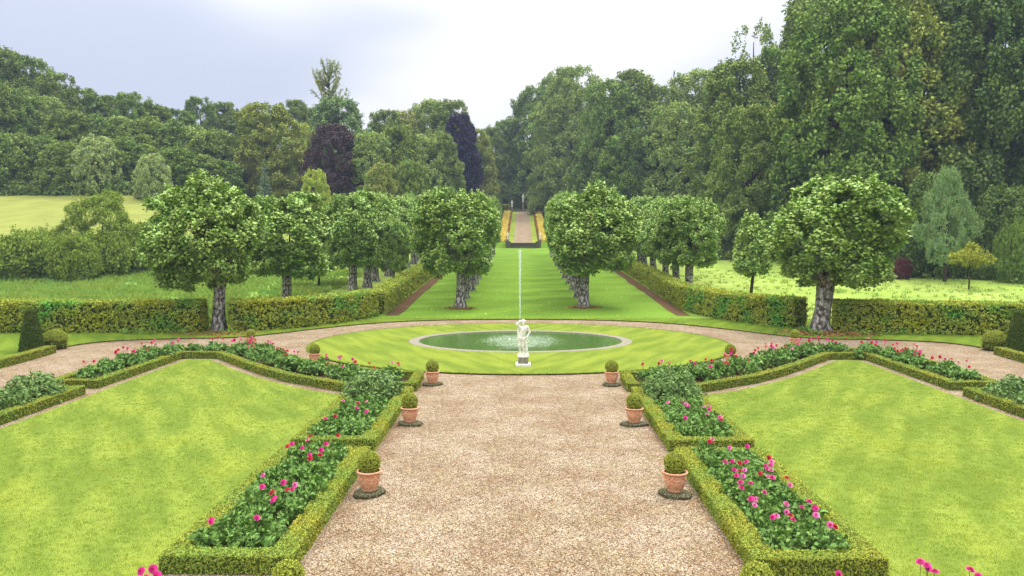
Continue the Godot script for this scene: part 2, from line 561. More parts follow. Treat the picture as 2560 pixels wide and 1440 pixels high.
const WOOD := [
	["broad","first tree from the left on the skyline of the left wood, broad and green",-131.1,213.0,34.5,5.6], ["tall","second tree from the left on the skyline of the left wood, tall and green",-126.7,217.0,32.2,5.7], ["broad","third tree from the left on the skyline of the left wood, broad and green",-122.6,221.0,30.7,5.8], ["tall","fourth tree from the left on the skyline of the left wood, tall and green",-112.5,214.0,26.4,5.6],
	["broad","fifth tree from the left on the skyline of the left wood, broad and green",-108.3,218.0,23.2,5.7], ["tall","sixth tree from the left on the skyline of the left wood, tall and green",-104.3,222.0,20.9,5.9], ["broad","seventh tree from the left on the skyline of the left wood, broad and green",-94.7,215.0,21.8,5.7], ["tall","eighth tree from the left on the skyline of the left wood, tall and green",-90.5,219.0,18.6,5.8],
	["broad","ninth tree from the left on the skyline of the left wood, broad and green",-87.2,223.0,17.7,5.9], ["tall","first tree from the left in the middle of the left wood, tall and green",-112.6,188.0,23.0,5.1], ["broad","second tree from the left in the middle of the left wood, broad and green",-109.4,192.0,22.0,5.2], ["pale","third tree from the left in the middle of the left wood, pale green",-105.9,196.0,20.1,5.3],
	["tall","fourth tree from the left in the middle of the left wood, tall and green",-97.1,189.0,16.7,5.2], ["broad","fifth tree from the left in the middle of the left wood, broad and green",-93.5,193.0,14.7,5.3], ["pale","sixth tree from the left in the middle of the left wood, pale green",-89.6,197.0,15.7,5.4], ["tall","seventh tree from the left in the middle of the left wood, tall and green",-81.2,190.0,14.6,5.2],
	["broad","eighth tree from the left in the middle of the left wood, broad and green",-77.7,194.0,13.9,5.3], ["pale","ninth tree from the left in the middle of the left wood, pale green",-73.9,198.0,13.1,5.4], ["tall","tenth tree from the left in the middle of the left wood, tall and green",-66.5,191.0,13.0,5.2], ["broad","first tree from the left along the foot of the left wood, broad and green",-103.5,171.0,11.8,4.3],
	["broad2","second tree from the left along the foot of the left wood, full and mid-green",-100.8,175.0,11.5,4.4], ["broad","third tree from the left along the foot of the left wood, broad and green",-97.8,179.0,10.7,4.5], ["broad2","fourth tree from the left along the foot of the left wood, full and mid-green",-88.9,172.0,9.8,4.3], ["broad","fifth tree from the left along the foot of the left wood, broad and green",-80.2,176.0,10.3,4.4],
	["broad2","sixth tree from the left along the foot of the left wood, full and mid-green",-78.3,180.0,9.5,4.5], ["broad","seventh tree from the left along the foot of the left wood, broad and green",-67.8,173.0,8.9,4.3], ["broad2","eighth tree from the left along the foot of the left wood, full and mid-green",-65.4,177.0,8.6,4.4], ["broad","ninth tree from the left along the foot of the left wood, broad and green",-62.3,181.0,8.1,4.5],
	["broad","first tree from the left behind the round olive tree, broad and green",-91.9,253.0,22.2,5.5], ["tall","second tree from the left behind the round olive tree, tall and green",-86.2,257.0,21.0,5.6], ["broad","third tree from the left behind the round olive tree, broad and green",-80.5,261.0,19.9,5.7], ["tall","fourth tree from the left behind the round olive tree, tall and green",-65.3,254.0,22.5,5.5],
	["broad","fifth tree from the left behind the round olive tree, broad and green",-60.5,258.0,22.1,5.6], ["tall","first tree from the left on the skyline left of the valley gap, tall and green",-38.1,245.0,28.7,5.8], ["oak","second tree from the left on the skyline left of the valley gap, olive-tinted",-32.5,249.0,30.4,5.9], ["pale","third tree from the left on the skyline left of the valley gap, pale green",-26.2,253.0,33.7,6.0],
	["tall","fourth tree from the left on the skyline left of the valley gap, tall and green",-19.4,246.0,33.0,5.8], ["oak","fifth tree from the left on the skyline left of the valley gap, olive-tinted",-14.1,250.0,25.6,5.9], ["pale","first tree from the left right of the copper beech, pale green",-31.7,187.0,22.8,4.1], ["tall","second tree from the left right of the copper beech, tall and green",-26.3,191.0,24.7,4.2],
	["pale","first tree from the left just left of the dark purple tree, pale green",-23.8,211.0,23.2,3.5], ["tall","second tree from the left just left of the dark purple tree, tall and green",-19.9,215.0,23.8,3.5], ["oak","first tree from the left low down between copper beech and purple tree, olive-tinted",-27.1,171.0,16.5,3.1], ["broad2","second tree from the left low down between copper beech and purple tree, full and mid-green",-22.2,175.0,16.9,3.2],
	["tall","first tree from the left in the valley gap, tall and green",-10.7,295.0,26.5,4.6], ["broad","second tree from the left in the valley gap, broad and green",-6.8,299.0,29.0,4.6], ["tall","third tree from the left in the valley gap, tall and green",-2.8,303.0,25.0,4.7], ["dome","great light green beech dome right of the valley gap",15.9,264.0,44.0,15.0],
	["broad","first tree from the left behind the left flank of the great beech, broad and green",5.3,299.0,40.3,9.5], ["broad2","second tree from the left behind the left flank of the great beech, full and mid-green",12.9,303.0,44.5,9.6], ["broad","first tree from the left against the right flank of the great beech, broad and green",22.9,227.0,37.4,6.2], ["tall","first tree from the left on the skyline right of the great beech, tall and green",28.7,233.0,39.7,6.1],
	["broad2","second tree from the left on the skyline right of the great beech, full and mid-green",36.1,237.0,36.4,6.2], ["pale","third tree from the left on the skyline right of the great beech, pale green",46.9,241.0,39.5,6.4], ["tall","fourth tree from the left on the skyline right of the great beech, tall and green",51.3,234.0,33.3,6.2], ["pale","third tree from the left in front, right of the great beech, pale green",34.2,198.0,30.0,5.9],
	["dark","second tree from the left in front, right of the great beech, dark green",26.8,202.0,24.4,6.1], ["broad2","fourth tree from the left in front, right of the great beech, full and mid-green",40.7,206.0,24.0,6.2], ["dark","fifth tree from the left in front, right of the great beech, dark green",45.5,199.0,25.3,6.0], ["broad","first tree from the left in front, right of the great beech, broad and green",23.3,203.0,23.1,6.1],
	["tall","first tree from the left at the far end of the right wood, tall and green",42.1,173.0,36.0,5.2], ["broad","second tree from the left at the far end of the right wood, broad and green",51.5,177.0,35.7,5.3], ["broad2","fourth tree from the left at the far end of the right wood, full and mid-green",59.9,181.0,42.5,5.4], ["tall","third tree from the left at the far end of the right wood, tall and green",54.7,174.0,31.5,5.2],
	["broad","first tree from the left of the tallest in the right wood, broad and green",48.1,133.0,41.2,6.0], ["oak","second tree from the left of the tallest in the right wood, olive-tinted",56.5,137.0,41.3,6.2], ["broad2","third tree from the left of the tallest in the right wood, full and mid-green",65.2,141.0,40.6,6.4], ["dark","fourth tree from the left of the tallest in the right wood, dark green",69.7,134.0,40.7,6.1],
	["broad","fifth tree from the left of the tallest in the right wood, broad and green",79.0,138.0,38.4,6.3], ["broad2","first tree from the left of the middle tier in the right wood, full and mid-green",37.0,145.0,25.1,5.1], ["oak","second tree from the left of the middle tier in the right wood, olive-tinted",45.4,149.0,26.2,5.3], ["broad","third tree from the left of the middle tier in the right wood, broad and green",53.4,153.0,24.1,5.4],
	["broad","fourth tree from the left of the middle tier in the right wood, broad and green",58.8,146.0,21.2,5.2], ["dark","fifth tree from the left of the middle tier in the right wood, dark green",68.8,150.0,16.2,5.3], ["broad2","sixth tree from the left of the middle tier in the right wood, full and mid-green",79.1,154.0,12.0,5.5], ["oak","seventh tree from the left of the middle tier in the right wood, olive-tinted",83.6,147.0,16.0,5.2],
	["dark","first tree from the left of the low tier in the right wood, dark green",41.3,153.0,16.5,4.2], ["brown","second tree from the left of the low tier in the right wood, brownish",48.7,157.0,15.5,4.3], ["dark","third tree from the left of the low tier in the right wood, dark green",58.2,161.0,10.0,4.4], ["dark","fourth tree from the left of the low tier in the right wood, dark green",64.7,154.0,5.9,4.2],
	["dark","first tree from the left beside the grey-leaved young tree, dark green",49.8,107.0,12.7,3.2], ["dark","second tree from the left beside the grey-leaved young tree, dark green",60.1,111.0,10.9,3.3]]
const SINGLE := [
	["silver",-82.0,170.0,11.0,4.5], ["silver",-69.2,165.0,8.5,3.3], ["oak",-55.3,190.0,22.5,8.4], ["spiky",-50.4,232.0,36.7,5.5],
	["grey",-44.4,214.0,29.1,8.9], ["lemon",-51.4,208.0,20.3,4.3], ["copper",-39.7,186.0,23.1,7.1], ["purple",-15.9,228.0,28.6,5.4],
	["spruce",-44.4,152.0,14.5,3.3], ["yellowgreen",-33.2,141.0,14.6,3.1], ["open",49.1,190.0,43.1,4.3], ["spruce",44.6,262.0,42.0,2.9],
	["greytree",48.3,101.0,12.9,4.0], ["gold",46.0,91.0,4.7,2.1], ["redbush",44.7,104.0,2.4,1.2], ["cone",48.1,109.0,4.3,1.2],
	["smallgreen",-21.6,93.0,3.6,3.2], ["orchard",-50.9,106.0,9.7,5.4], ["appleshrub",-57.6,101.0,4.9,5.0], ["appleshrub",-50.6,99.0,5.0,3.2],
	["appleshrub",-48.0,108.0,5.8,4.7], ["appleshrub",-46.3,113.0,5.5,3.1], ["appleshrub",-56.5,104.0,4.8,3.5], ["appleshrub",-49.3,103.0,4.7,3.3],
	["bush",32.4,205.0,12.7,3.2], ["bush",47.7,203.0,4.4,3.7], ["bush",51.5,200.0,1.8,3.3], ["bush",55.7,99.0,6.7,2.7],
	["bush",54.7,104.0,2.8,2.4], ["bush",50.0,128.0,2.3,3.5], ["bush",52.4,112.0,3.0,2.2], ["clipped",-11.0,292.0,10.5,3.6],
	["clipped",-6.5,293.0,9.8,3.6], ["clipped",-2.0,294.0,10.3,3.6], ["clipped",2.2,292.0,9.7,3.6], ["clipped",6.7,293.0,10.2,3.6],
	["clipped",11.0,294.0,9.5,3.6], ["clipped",14.6,292.0,10.1,3.6]]


# ---------------------------------------------------------------- foliage helpers
func rdir() -> Vector3:
	var z := rng.randf_range(-1, 1)
	var a := rng.randf() * TAU
	var s := sqrt(1.0 - z * z)
	return Vector3(s * cos(a), z, s * sin(a))


func spray(count: int, radius: float, ll: float, lw: float, up: float) -> Array:
	# a handful of folded leaves round the origin: positions and normals, four to a leaf
	var v := PackedVector3Array()
	var n := PackedVector3Array()
	for k in count:
		var p := rdir() * radius * pow(rng.randf(), 0.5)
		var nn := (rdir() + Vector3.UP * up).normalized()
		var dir := (rdir() + p / maxf(radius, 0.001) * 0.6 + Vector3(0, -0.15, 0))
		dir = (dir - nn * dir.dot(nn)).normalized()
		var side := dir.cross(nn)
		var l := ll * rng.randf_range(0.75, 1.2)
		var w := lw * rng.randf_range(0.8, 1.15)
		var a := p - dir * l * 0.4
		var b := p + side * w * 0.5 + nn * w * 0.14
		var c := p + dir * l * 0.6 - nn * w * 0.1
		var d := p - side * w * 0.5 + nn * w * 0.14
		var f := (c - a).cross(b - a).normalized()
		v.append_array(PackedVector3Array([a, b, c, d]))
		n.append_array(PackedVector3Array([f, f, f, f]))
	return [v, n]


func sprays(kinds: int, count: int, radius: float, ll: float, lw: float, up := 0.6) -> Array:
	var out := []
	for k in kinds:
		out.append(spray(count, radius, ll, lw, up))
	return out


func facing(nrm: Vector3, spin: float) -> Basis:
	var y := nrm.normalized()
	var x := y.cross(Vector3(0.31, 0.2, 0.93)).normalized()
	var b := Basis(x, y, x.cross(y))
	return b * Basis(Vector3.UP, spin)


func leafy(set_: Array, where: Array, tints: PackedColorArray) -> ArrayMesh:
	# every place in where gets one spray of the set: one mesh
	var v := PackedVector3Array()
	var n := PackedVector3Array()
	var c := PackedColorArray()
	var block := PackedColorArray()
	for k in where.size():
		var t: Transform3D = where[k]
		var s: Array = set_[k % set_.size()]
		v.append_array(t * (s[0] as PackedVector3Array))
		n.append_array(Transform3D(t.basis.orthonormalized(), Vector3.ZERO) * (s[1] as PackedVector3Array))
		block.resize(s[0].size())
		block.fill(tints[k])
		c.append_array(block)
	var arr := []
	arr.resize(Mesh.ARRAY_MAX)
	arr[Mesh.ARRAY_VERTEX] = v
	arr[Mesh.ARRAY_NORMAL] = n
	arr[Mesh.ARRAY_COLOR] = c
	arr[Mesh.ARRAY_INDEX] = quad_index.slice(0, v.size() / 4 * 6)
	var m := ArrayMesh.new()
	m.add_surface_from_arrays(Mesh.PRIMITIVE_TRIANGLES, arr)
	return m


func spray_mesh(s: Array) -> ArrayMesh:
	return leafy([s], [Transform3D()], PackedColorArray([Color.WHITE]))


func tint(spread: float, warm := 0.0) -> Color:
	var k := rng.randf_range(1.0 - spread, 1.0 + spread)
	var y := rng.randf_range(-spread, spread) * 0.5 + warm
	return Color(k * (1.0 + y), k, k * (1.0 - y * 0.8))


func over_patches(patches: Array, per_m2: float, scale: float, jit: float, lean: float, hue: float) -> Array:
	# spread places for sprays over quads [a, b, c, d, normal]; returns [places, tints]
	var where := []
	var tints := PackedColorArray()
	for q in patches:
		var area: float = ((q[1] - q[0]) as Vector3).cross(q[3] - q[0]).length() * 0.5 + ((q[1] - q[2]) as Vector3).cross(q[3] - q[2]).length() * 0.5
		var cnt := area * per_m2
		var many := int(cnt) + (1 if rng.randf() < cnt - int(cnt) else 0)
		for k in many:
			var s := rng.randf()
			var t := rng.randf()
			var p: Vector3 = (q[0] as Vector3).lerp(q[1], s).lerp((q[3] as Vector3).lerp(q[2], s), t)
			var wave := noise.get_noise_3d(p.x * 0.7, p.y * 0.9, p.z * 0.7)
			var fleck := noise.get_noise_3d(p.x * 0.35 + 40.0, p.y * 0.5, p.z * 0.35)
			p += q[4] * (rng.randf_range(-1.0, 0.7) + wave * 1.3) * jit
			var b := facing((q[4] + Vector3(0, 0.25, 0) + rdir() * lean).normalized(), rng.randf() * TAU).scaled(Vector3.ONE * scale * rng.randf_range(0.8, 1.2))
			where.append(Transform3D(b, p))
			tints.append(tint(0.2, fleck * hue))
	return [where, tints]


# ---------------------------------------------------------------- ground
func arc_points(pts: Array, steps := 5) -> PackedVector2Array:
	# a smooth line through the given points
	var out := PackedVector2Array()
	for k in pts.size() - 1:
		var a: Vector2 = pts[maxi(k - 1, 0)]
		var b: Vector2 = pts[k]
		var c: Vector2 = pts[k + 1]
		var d: Vector2 = pts[mini(k + 2, pts.size() - 1)]
		for s in steps:
			out.append(b.cubic_interpolate(c, a, d, float(s) / steps))
	out.append(pts[pts.size() - 1])
	return out


func mirror(pts: Array) -> Array:
	var out := []
	for p in pts:
		out.append(Vector2(-p.x, p.y))
	out.reverse()
	return out


func sheet(b: Buf, poly: PackedVector2Array, y: float) -> void:
	var ix := Geometry2D.triangulate_polygon(poly)
	var k0 := b.v.size()
	for p in poly:
		b.v.append(P(p.x, y, p.y))
		b.n.append(Vector3.UP)
		b.u.append(p)
		b.u2.append(p)
	for t in range(0, ix.size(), 3):
		var a := b.v[k0 + ix[t]]
		var f := (b.v[k0 + ix[t + 2]] - a).cross(b.v[k0 + ix[t + 1]] - a).y >= 0.0
		b.i.append_array(PackedInt32Array([k0 + ix[t], k0 + ix[t + (1 if f else 2)], k0 + ix[t + (2 if f else 1)]]))


func lip(poly: PackedVector2Array, y: float, low: float, out: float, closed := true) -> ArrayMesh:
	# the cut edge of the turf, a little ragged
	var b := Buf.new()
	for k in poly.size() - (0 if closed else 1):
		var p := poly[k]
		var q := poly[(k + 1) % poly.size()]
		var nn := Vector2(q.y - p.y, p.x - q.x).normalized() * out
		b.quad(P(p.x, low, p.y), P(q.x, low, q.y), P(q.x, y - 0.004, q.y), P(p.x, y - 0.004, p.y), Vector3(nn.x, 0, -nn.y))
	return b.mesh()


func fringe(poly: PackedVector2Array, y: float, closed: bool, parent: Node3D, per_m := 26.0) -> void:
	# grass that hangs over the cut edge
	var where := []
	var tints := PackedColorArray()
	for k in poly.size() - (0 if closed else 1):
		var p := poly[k]
		var q := poly[(k + 1) % poly.size()]
		for s in int(p.distance_to(q) * per_m + rng.randf()):
			var o := p.lerp(q, rng.randf()) + Vector2(rng.randf_range(-0.04, 0.05), rng.randf_range(-0.04, 0.05))
			where.append(Transform3D(Basis(Vector3.UP, rng.randf() * TAU).scaled(Vector3.ONE * rng.randf_range(0.8, 1.5)), P(o.x, y - 0.02, o.y)))
			tints.append(tint(0.22))
	copies("grass_fringe", spray_mesh(tuft(7, 0.05, 0.06)), M.grass_blade, where, tints, parent)


func tuft(blades: int, radius: float, tall: float) -> Array:
	var v := PackedVector3Array()
	var n := PackedVector3Array()
	for k in blades:
		var p := Vector3(rng.randf_range(-1, 1), 0, rng.randf_range(-1, 1)) * radius
		var side := Vector3(cos(k * 2.4), 0, sin(k * 2.4)) * tall * 0.09
		var bend := Vector3(rng.randf_range(-1, 1), 0, rng.randf_range(-1, 1)) * tall * 0.5
		var h := tall * rng.randf_range(0.7, 1.2)
		var a := p - side
		var b := p + side
		var c := p + bend * 0.35 + Vector3(0, h * 0.6, 0) + side * 0.7
		var d := p + bend + Vector3(0, h, 0)
		var f := (c - a).cross(b - a).normalized()
		v.append_array(PackedVector3Array([a, b, c, d]))
		n.append_array(PackedVector3Array([f, f, f, f]))
	return [v, n]


func structure(called: String, label: String, at := Vector3.ZERO) -> Node3D:
	var o := Node3D.new()
	o.name = numbered(called)
	add_child(o, true)
	o.position = at
	return tag(o, label, "", "", "structure")


# half outline of the gravel court, right side, from the near outer corner to the far middle
const COURT := [Vector2(25.7, 8), Vector2(25.7, 30), Vector2(25.7, 43.5), Vector2(26.3, 48.6), Vector2(25.2, 52.4), Vector2(21.5, 53.9), Vector2(17.6, 54.9), Vector2(14.4, 59.2), Vector2(11.4, 62.9), Vector2(8.0, 65.2), Vector2(4.0, 66.25), Vector2(0, 66.5)]


func ellipse(cx: float, cd: float, a: float, b: float, k := 96) -> PackedVector2Array:
	var out := PackedVector2Array()
	for s in k:
		var t := TAU * s / k
		out.append(Vector2(cx + a * cos(t), cd + b * sin(t)))
	return out


func build_ground() -> void:
	# terrain: one sheet, finer near the garden
	var xs := [-700.0, -420.0, -260.0]
	for k in 20:
		xs.append(-200.0 + k * 4.0)
	for k in 121:
		xs.append(-120.0 + k * 2.0)
	for k in 20:
		xs.append(124.0 + k * 4.0)
	xs.append_array([260.0, 420.0, 700.0])
	var ds := [-300.0, -80.0, -20.0, 0.0, 20.0, 40.0, 60.0, 66.0, 67.0]
	for k in 59:
		ds.append(69.0 + k * 2.0)
	ds[ds.size() - 1] = 184.9
	ds.append(185.3)
	for k in 40:
		ds.append(188.0 + k * 3.0)
	ds.append_array([330.0, 380.0, 460.0, 700.0])
	var b := Buf.new()
	for d in ds:
		for x in xs:
			var inside: bool = absf(x) < 45.0 and d < 66.5
			var y := height(x, d) + (-0.06 if inside else 0.066)
			b.v.append(P(x, y, d))
			var e := 0.8
			b.n.append(Vector3(height(x - e, d) - height(x + e, d), 2 * e, height(x, d + e) - height(x, d - e)).normalized())
			b.u.append(Vector2(x, d))
			var g := noise.get_noise_2d(x * 0.05, d * 0.05)
			var g2 := noise.get_noise_2d(x * 0.21 + 30.0, d * 0.21)
			var col := Color(0.345, 0.465, 0.12).lerp(Color(0.41, 0.495, 0.16), clampf(0.5 + g * 1.4, 0, 1))
			if x < -38.0 and d > 112.0:      # hay meadow on the slope
				col = col.lerp(Color(0.35, 0.365, 0.13), clampf((d - 112.0) / 12.0, 0, 1) * clampf((-x - 38.0) / 10.0, 0, 1))
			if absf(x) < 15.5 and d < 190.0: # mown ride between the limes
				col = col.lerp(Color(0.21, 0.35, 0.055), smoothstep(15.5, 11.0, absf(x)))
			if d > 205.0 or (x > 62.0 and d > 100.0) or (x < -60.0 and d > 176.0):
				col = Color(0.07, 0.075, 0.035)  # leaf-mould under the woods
			b.c.append(col * (1.0 + g2 * 0.3))
	var w := xs.size()
	for r in ds.size() - 1:
		for q in w - 1:
			var a := r * w + q
			b.i.append_array(PackedInt32Array([a, a + w, a + w + 1, a, a + w + 1, a + 1]))
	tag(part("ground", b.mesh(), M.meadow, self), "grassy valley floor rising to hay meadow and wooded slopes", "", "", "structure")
	# gravel court under beds, pots and paths
	b = Buf.new()
	var gp := PackedVector2Array()
	for k in 13:
		gp.append(Vector2(-27.0 + 4.5 * k, -6.0))
	for k in 13:
		gp.append(Vector2(27.0 - 4.5 * k, 66.9))
	sheet(b, gp, 0.0)
	tag(part("gravel_path", b.mesh(), M.gravel, self), "beige gravel walk and court round beds and pond lawn", "", "", "structure")
	# the turf beyond the court, up to the foot of the ride
	var half := arc_points(COURT, 6)
	var edge := half.duplicate()
	var other := mirror(Array(half))
	for k in range(1, other.size()):
		edge.append(other[k])
	var outer := edge.duplicate()
	outer.append_array(PackedVector2Array([Vector2(-46, 8), Vector2(-46, 67.4), Vector2(46, 67.4), Vector2(46, 8)]))
	b = Buf.new()
	sheet(b, outer, 0.07)
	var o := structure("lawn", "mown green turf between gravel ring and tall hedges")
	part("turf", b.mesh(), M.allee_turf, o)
	part("turf_edge", lip(edge, 0.07, 0.0, 1.0, false), M.soil, o)
	fringe(edge, 0.07, false, o, 22.0)
	# round lawn about the pond
	var ring := ellipse(-0.12, 51.7, 12.3, 11.5)
	var hole := ellipse(-0.1, 53.0, 6.74, 5.46)
	b = Buf.new()
	for k in 96:
		var rows := [hole[k], hole[k].lerp(ring[k], 0.33), hole[k].lerp(ring[k], 0.67), ring[k]]
		for p in rows:
			b.v.append(P(p.x, 0.07, p.y))
			b.n.append(Vector3.UP)
			b.u.append(p)
			b.u2.append(p)
	for k in 96:
		for r in 3:
			var a := k * 4 + r
			var a2 := ((k + 1) % 96) * 4 + r
			b.i.append_array(PackedInt32Array([a, a + 1, a2 + 1, a, a2 + 1, a2]))
	for t in range(0, b.i.size(), 3):
		var a := b.v[b.i[t]]
		if (b.v[b.i[t + 2]] - a).cross(b.v[b.i[t + 1]] - a).y < 0.0:
			var q := b.i[t + 1]
			b.i[t + 1] = b.i[t + 2]
			b.i[t + 2] = q
	o = structure("lawn", "round mown lawn ringing the green pond")
	part("turf", b.mesh(), M.ring_turf, o)
	part("turf_edge", lip(ring, 0.07, 0.0, 1.0), M.soil, o)
	fringe(ring, 0.07, true, o, 22.0)
	# the two parterre lawns
	for s in [-1.0, 1.0]:
		var pts := [Vector2(6.97, 6.0), Vector2(6.97, 34.9), Vector2(8.8, 36.05), Vector2(10.55, 37.75), Vector2(12.2, 39.6), Vector2(13.8, 41.65), Vector2(15.2, 43.7), Vector2(16.15, 45.0), Vector2(17.35, 45.0), Vector2(17.35, 6.0)]
		var poly := PackedVector2Array()
		for p in pts:
			poly.append(Vector2(p.x * s, p.y))
		b = Buf.new()
		sheet(b, poly, 0.035)
		o = structure("lawn", "pale mown parterre lawn framed by low box hedges, %s of the gravel walk" % ("left" if s < 0 else "right"))
		part("turf", b.mesh(), M.parterre_turf, o)
		part("turf_edge", lip(poly, 0.035, 0.0, s), M.soil, o)
		var where := []
		var tints := PackedColorArray()
		for k in 30000:
			var p := Vector2(rng.randf_range(7.05, 17.3) * s, 12.0 + 33.0 * pow(rng.randf(), 1.25))
			if not Geometry2D.is_point_in_polygon(p, poly):
				continue
			var g := noise.get_noise_2d(p.x * 0.5, p.y * 0.5)
			where.append(Transform3D(Basis(Vector3.UP, rng.randf() * TAU).scaled(Vector3.ONE * rng.randf_range(0.7, 1.25)), P(p.x, 0.03, p.y)))
			tints.append(tint(0.2, g * 0.18 + 0.05))
		copies("grass", spray_mesh(tuft(9, 0.085, 0.042)), M.grass_blade, where, tints, o)
	# strips of bare earth along the ride's hedges
	for s in [-1.0, 1.0]:
		b = Buf.new()
		for k in 26:
			var d0 := 68.6 + k * 3.2
			var d1 := d0 + 3.2
			var e: float = 10.75 if s < 0 else 13.15
			var i0 := e - 1.1 + noise.get_noise_1d(d0 * 0.3) * 0.3
			var i1 := e - 1.1 + noise.get_noise_1d(d1 * 0.3) * 0.3
			b.flat_quad(P(s * i0, height(i0, d0) + 0.085, d0), P(s * e, height(e, d0) + 0.085, d0), P(s * e, height(e, d1) + 0.085, d1), P(s * i1, height(i1, d1) + 0.085, d1), Vector3.UP)
		tag(part("soil_path", b.mesh(), M.bare_earth, self), "strip of bare brown earth along the %s ride hedge" % ("left" if s < 0 else "right"), "", "", "structure")


func build_pond() -> void:
	var o := structure("pond", "green ornamental pond with pale stone kerb in the round lawn")
	# kerb: inner wall, flat top, outer face
	var b := Buf.new()
	var rings := [[6.12, 4.98, -0.7], [6.12, 4.98, 0.075], [6.16, 5.02, 0.09], [6.68, 5.42, 0.09], [6.74, 5.46, 0.07], [6.74, 5.46, -0.1]]
	for k in 96:
		var a0 := TAU * k / 96
		var a1 := TAU * (k + 1) / 96
		for r in rings.size() - 1:
			var q: Array = rings[r]
			var t: Array = rings[r + 1]
			var face := Vector3(-cos(a0), 0.0, sin(a0)) if r == 0 else (Vector3.UP if r < 4 else Vector3(cos(a0), 0, -sin(a0)))
			b.flat_quad(P(-0.1 + q[0] * cos(a0), q[2], 53.0 + q[1] * sin(a0)), P(-0.1 + q[0] * cos(a1), q[2], 53.0 + q[1] * sin(a1)), P(-0.1 + t[0] * cos(a1), t[2], 53.0 + t[1] * sin(a1)), P(-0.1 + t[0] * cos(a0), t[2], 53.0 + t[1] * sin(a0)), face)
	part("kerb", b.mesh(), M.pale_stone, o)
	# water: still at the rim, ruffled in rings where the jet falls back
	b = Buf.new()
	var rs := []
	for k in 121:
		rs.append(6.125 * pow(k / 120.0, 0.85))
	var seg := 160
	for r in rs:
		for j in seg:
			var a := TAU * j / seg
			var x: float = r * cos(a)
			var y: float = r * sin(a) * 4.985 / 6.125
			b.v.append(P(-0.1 + x, 0.035 + ripple(x, y), 53.0 + y))
			b.n.append(Vector3(ripple(x - 0.02, y) - ripple(x + 0.02, y), 0.04, ripple(x, y + 0.02) - ripple(x, y - 0.02)).normalized())
	for k in rs.size() - 1:
		for j in seg:
			var a := k * seg + j
			var a2 := k * seg + (j + 1) % seg
			b.i.append_array(PackedInt32Array([a, a + seg, a2 + seg, a, a2 + seg, a2]))
	for t in range(0, b.i.size(), 3):
		var a := b.v[b.i[t]]
		if (b.v[b.i[t + 2]] - a).cross(b.v[b.i[t + 1]] - a).y < 0.0:
			var q := b.i[t + 1]
			b.i[t + 1] = b.i[t + 2]
			b.i[t + 2] = q
	b.c.clear()
	part("water", b.mesh(), M.pond_water, o)


func ripple(x: float, y: float) -> float:
	var r := sqrt(x * x + y * y)
	var k := exp(-pow(r / 2.3, 2.2))
	var ring := sin(r * 17.0 + noise.get_noise_2d(x * 0.9, y * 0.9) * 2.0)
	var chop := noise.get_noise_2d(x * 5.5, y * 5.5)
	return k * (ring * 0.016 + chop * 0.06) + 0.0012 * noise.get_noise_2d(x * 1.6 + 8.0, y * 1.6)


# ---------------------------------------------------------------- hedges
func ribbon(path: PackedVector2Array, w: float) -> Array:
	# the two sides of a line of width w, mitred
	var l := PackedVector2Array()
	var r := PackedVector2Array()
	for k in path.size():
		var t0 := (path[k] - path[maxi(k - 1, 0)]).normalized()
		var t1 := (path[mini(k + 1, path.size() - 1)] - path[k]).normalized()
		var n0 := Vector2(-t0.y, t0.x)
		var n1 := Vector2(-t1.y, t1.x)
		if k == 0:
			n0 = n1
		if k == path.size() - 1:
			n1 = n0
		var m := (n0 + n1).normalized()
		m *= w * 0.5 / maxf(m.dot(n1), 0.4)
		l.append(path[k] + m)
		r.append(path[k] - m)
	return [l, r]


func hedge_patches(l: PackedVector2Array, r: PackedVector2Array, base: Callable, tall: float, closed: bool, at: Vector3, shrink := 0.0) -> Array:
	var out := []
	var cnt := l.size()
	for k in (cnt if closed else cnt - 1):
		var q := (k + 1) % cnt
		var c0 := (l[k] + r[k]) * 0.5
		var c1 := (l[q] + r[q]) * 0.5
		var s0: float = 1.0 - shrink * 2.0 / maxf(l[k].distance_to(r[k]), 0.1)
		var s1: float = 1.0 - shrink * 2.0 / maxf(l[q].distance_to(r[q]), 0.1)
		var a := c0 + (l[k] - c0) * s0
		var b := c1 + (l[q] - c1) * s1
		var c := c1 + (r[q] - c1) * s1
		var d := c0 + (r[k] - c0) * s0
		var y0: float = base.call(c0.x, c0.y)
		var y1: float = base.call(c1.x, c1.y)
		var up := tall - shrink
		var A := P(a.x, y0, a.y) - at
		var B := P(b.x, y1, b.y) - at
		var C := P(c.x, y1, c.y) - at
		var D := P(d.x, y0, d.y) - at
		var h := Vector3(0, up, 0)
		out.append([A + h, B + h, C + h, D + h, Vector3.UP])
		var na := (B - A).cross(h).normalized()
		if na.dot(A - D) < 0.0:
			na = -na
		out.append([A, B, B + h, A + h, na])
		var nd := (C - D).cross(h).normalized()
		if nd.dot(D - A) < 0.0:
			nd = -nd
		out.append([D, C, C + h, D + h, nd])
		if not closed and k == 0:
			out.append([A, D, D + h, A + h, (A - B).normalized()])
		if not closed and k == cnt - 2:
			out.append([B, C, C + h, B + h, (B - A).normalized()])
	return out


func zero(_x: float, _d: float) -> float:
	return 0.0


func land(x: float, d: float) -> float:
	return height(x, d) + 0.04


func solid(patches: Array) -> ArrayMesh:
	var b := Buf.new()
	for q in patches:
		b.quad(q[0], q[1], q[2], q[3], q[4])
	b.c.clear()
	return b.mesh()


var beech_set := []
var box_mesh: ArrayMesh


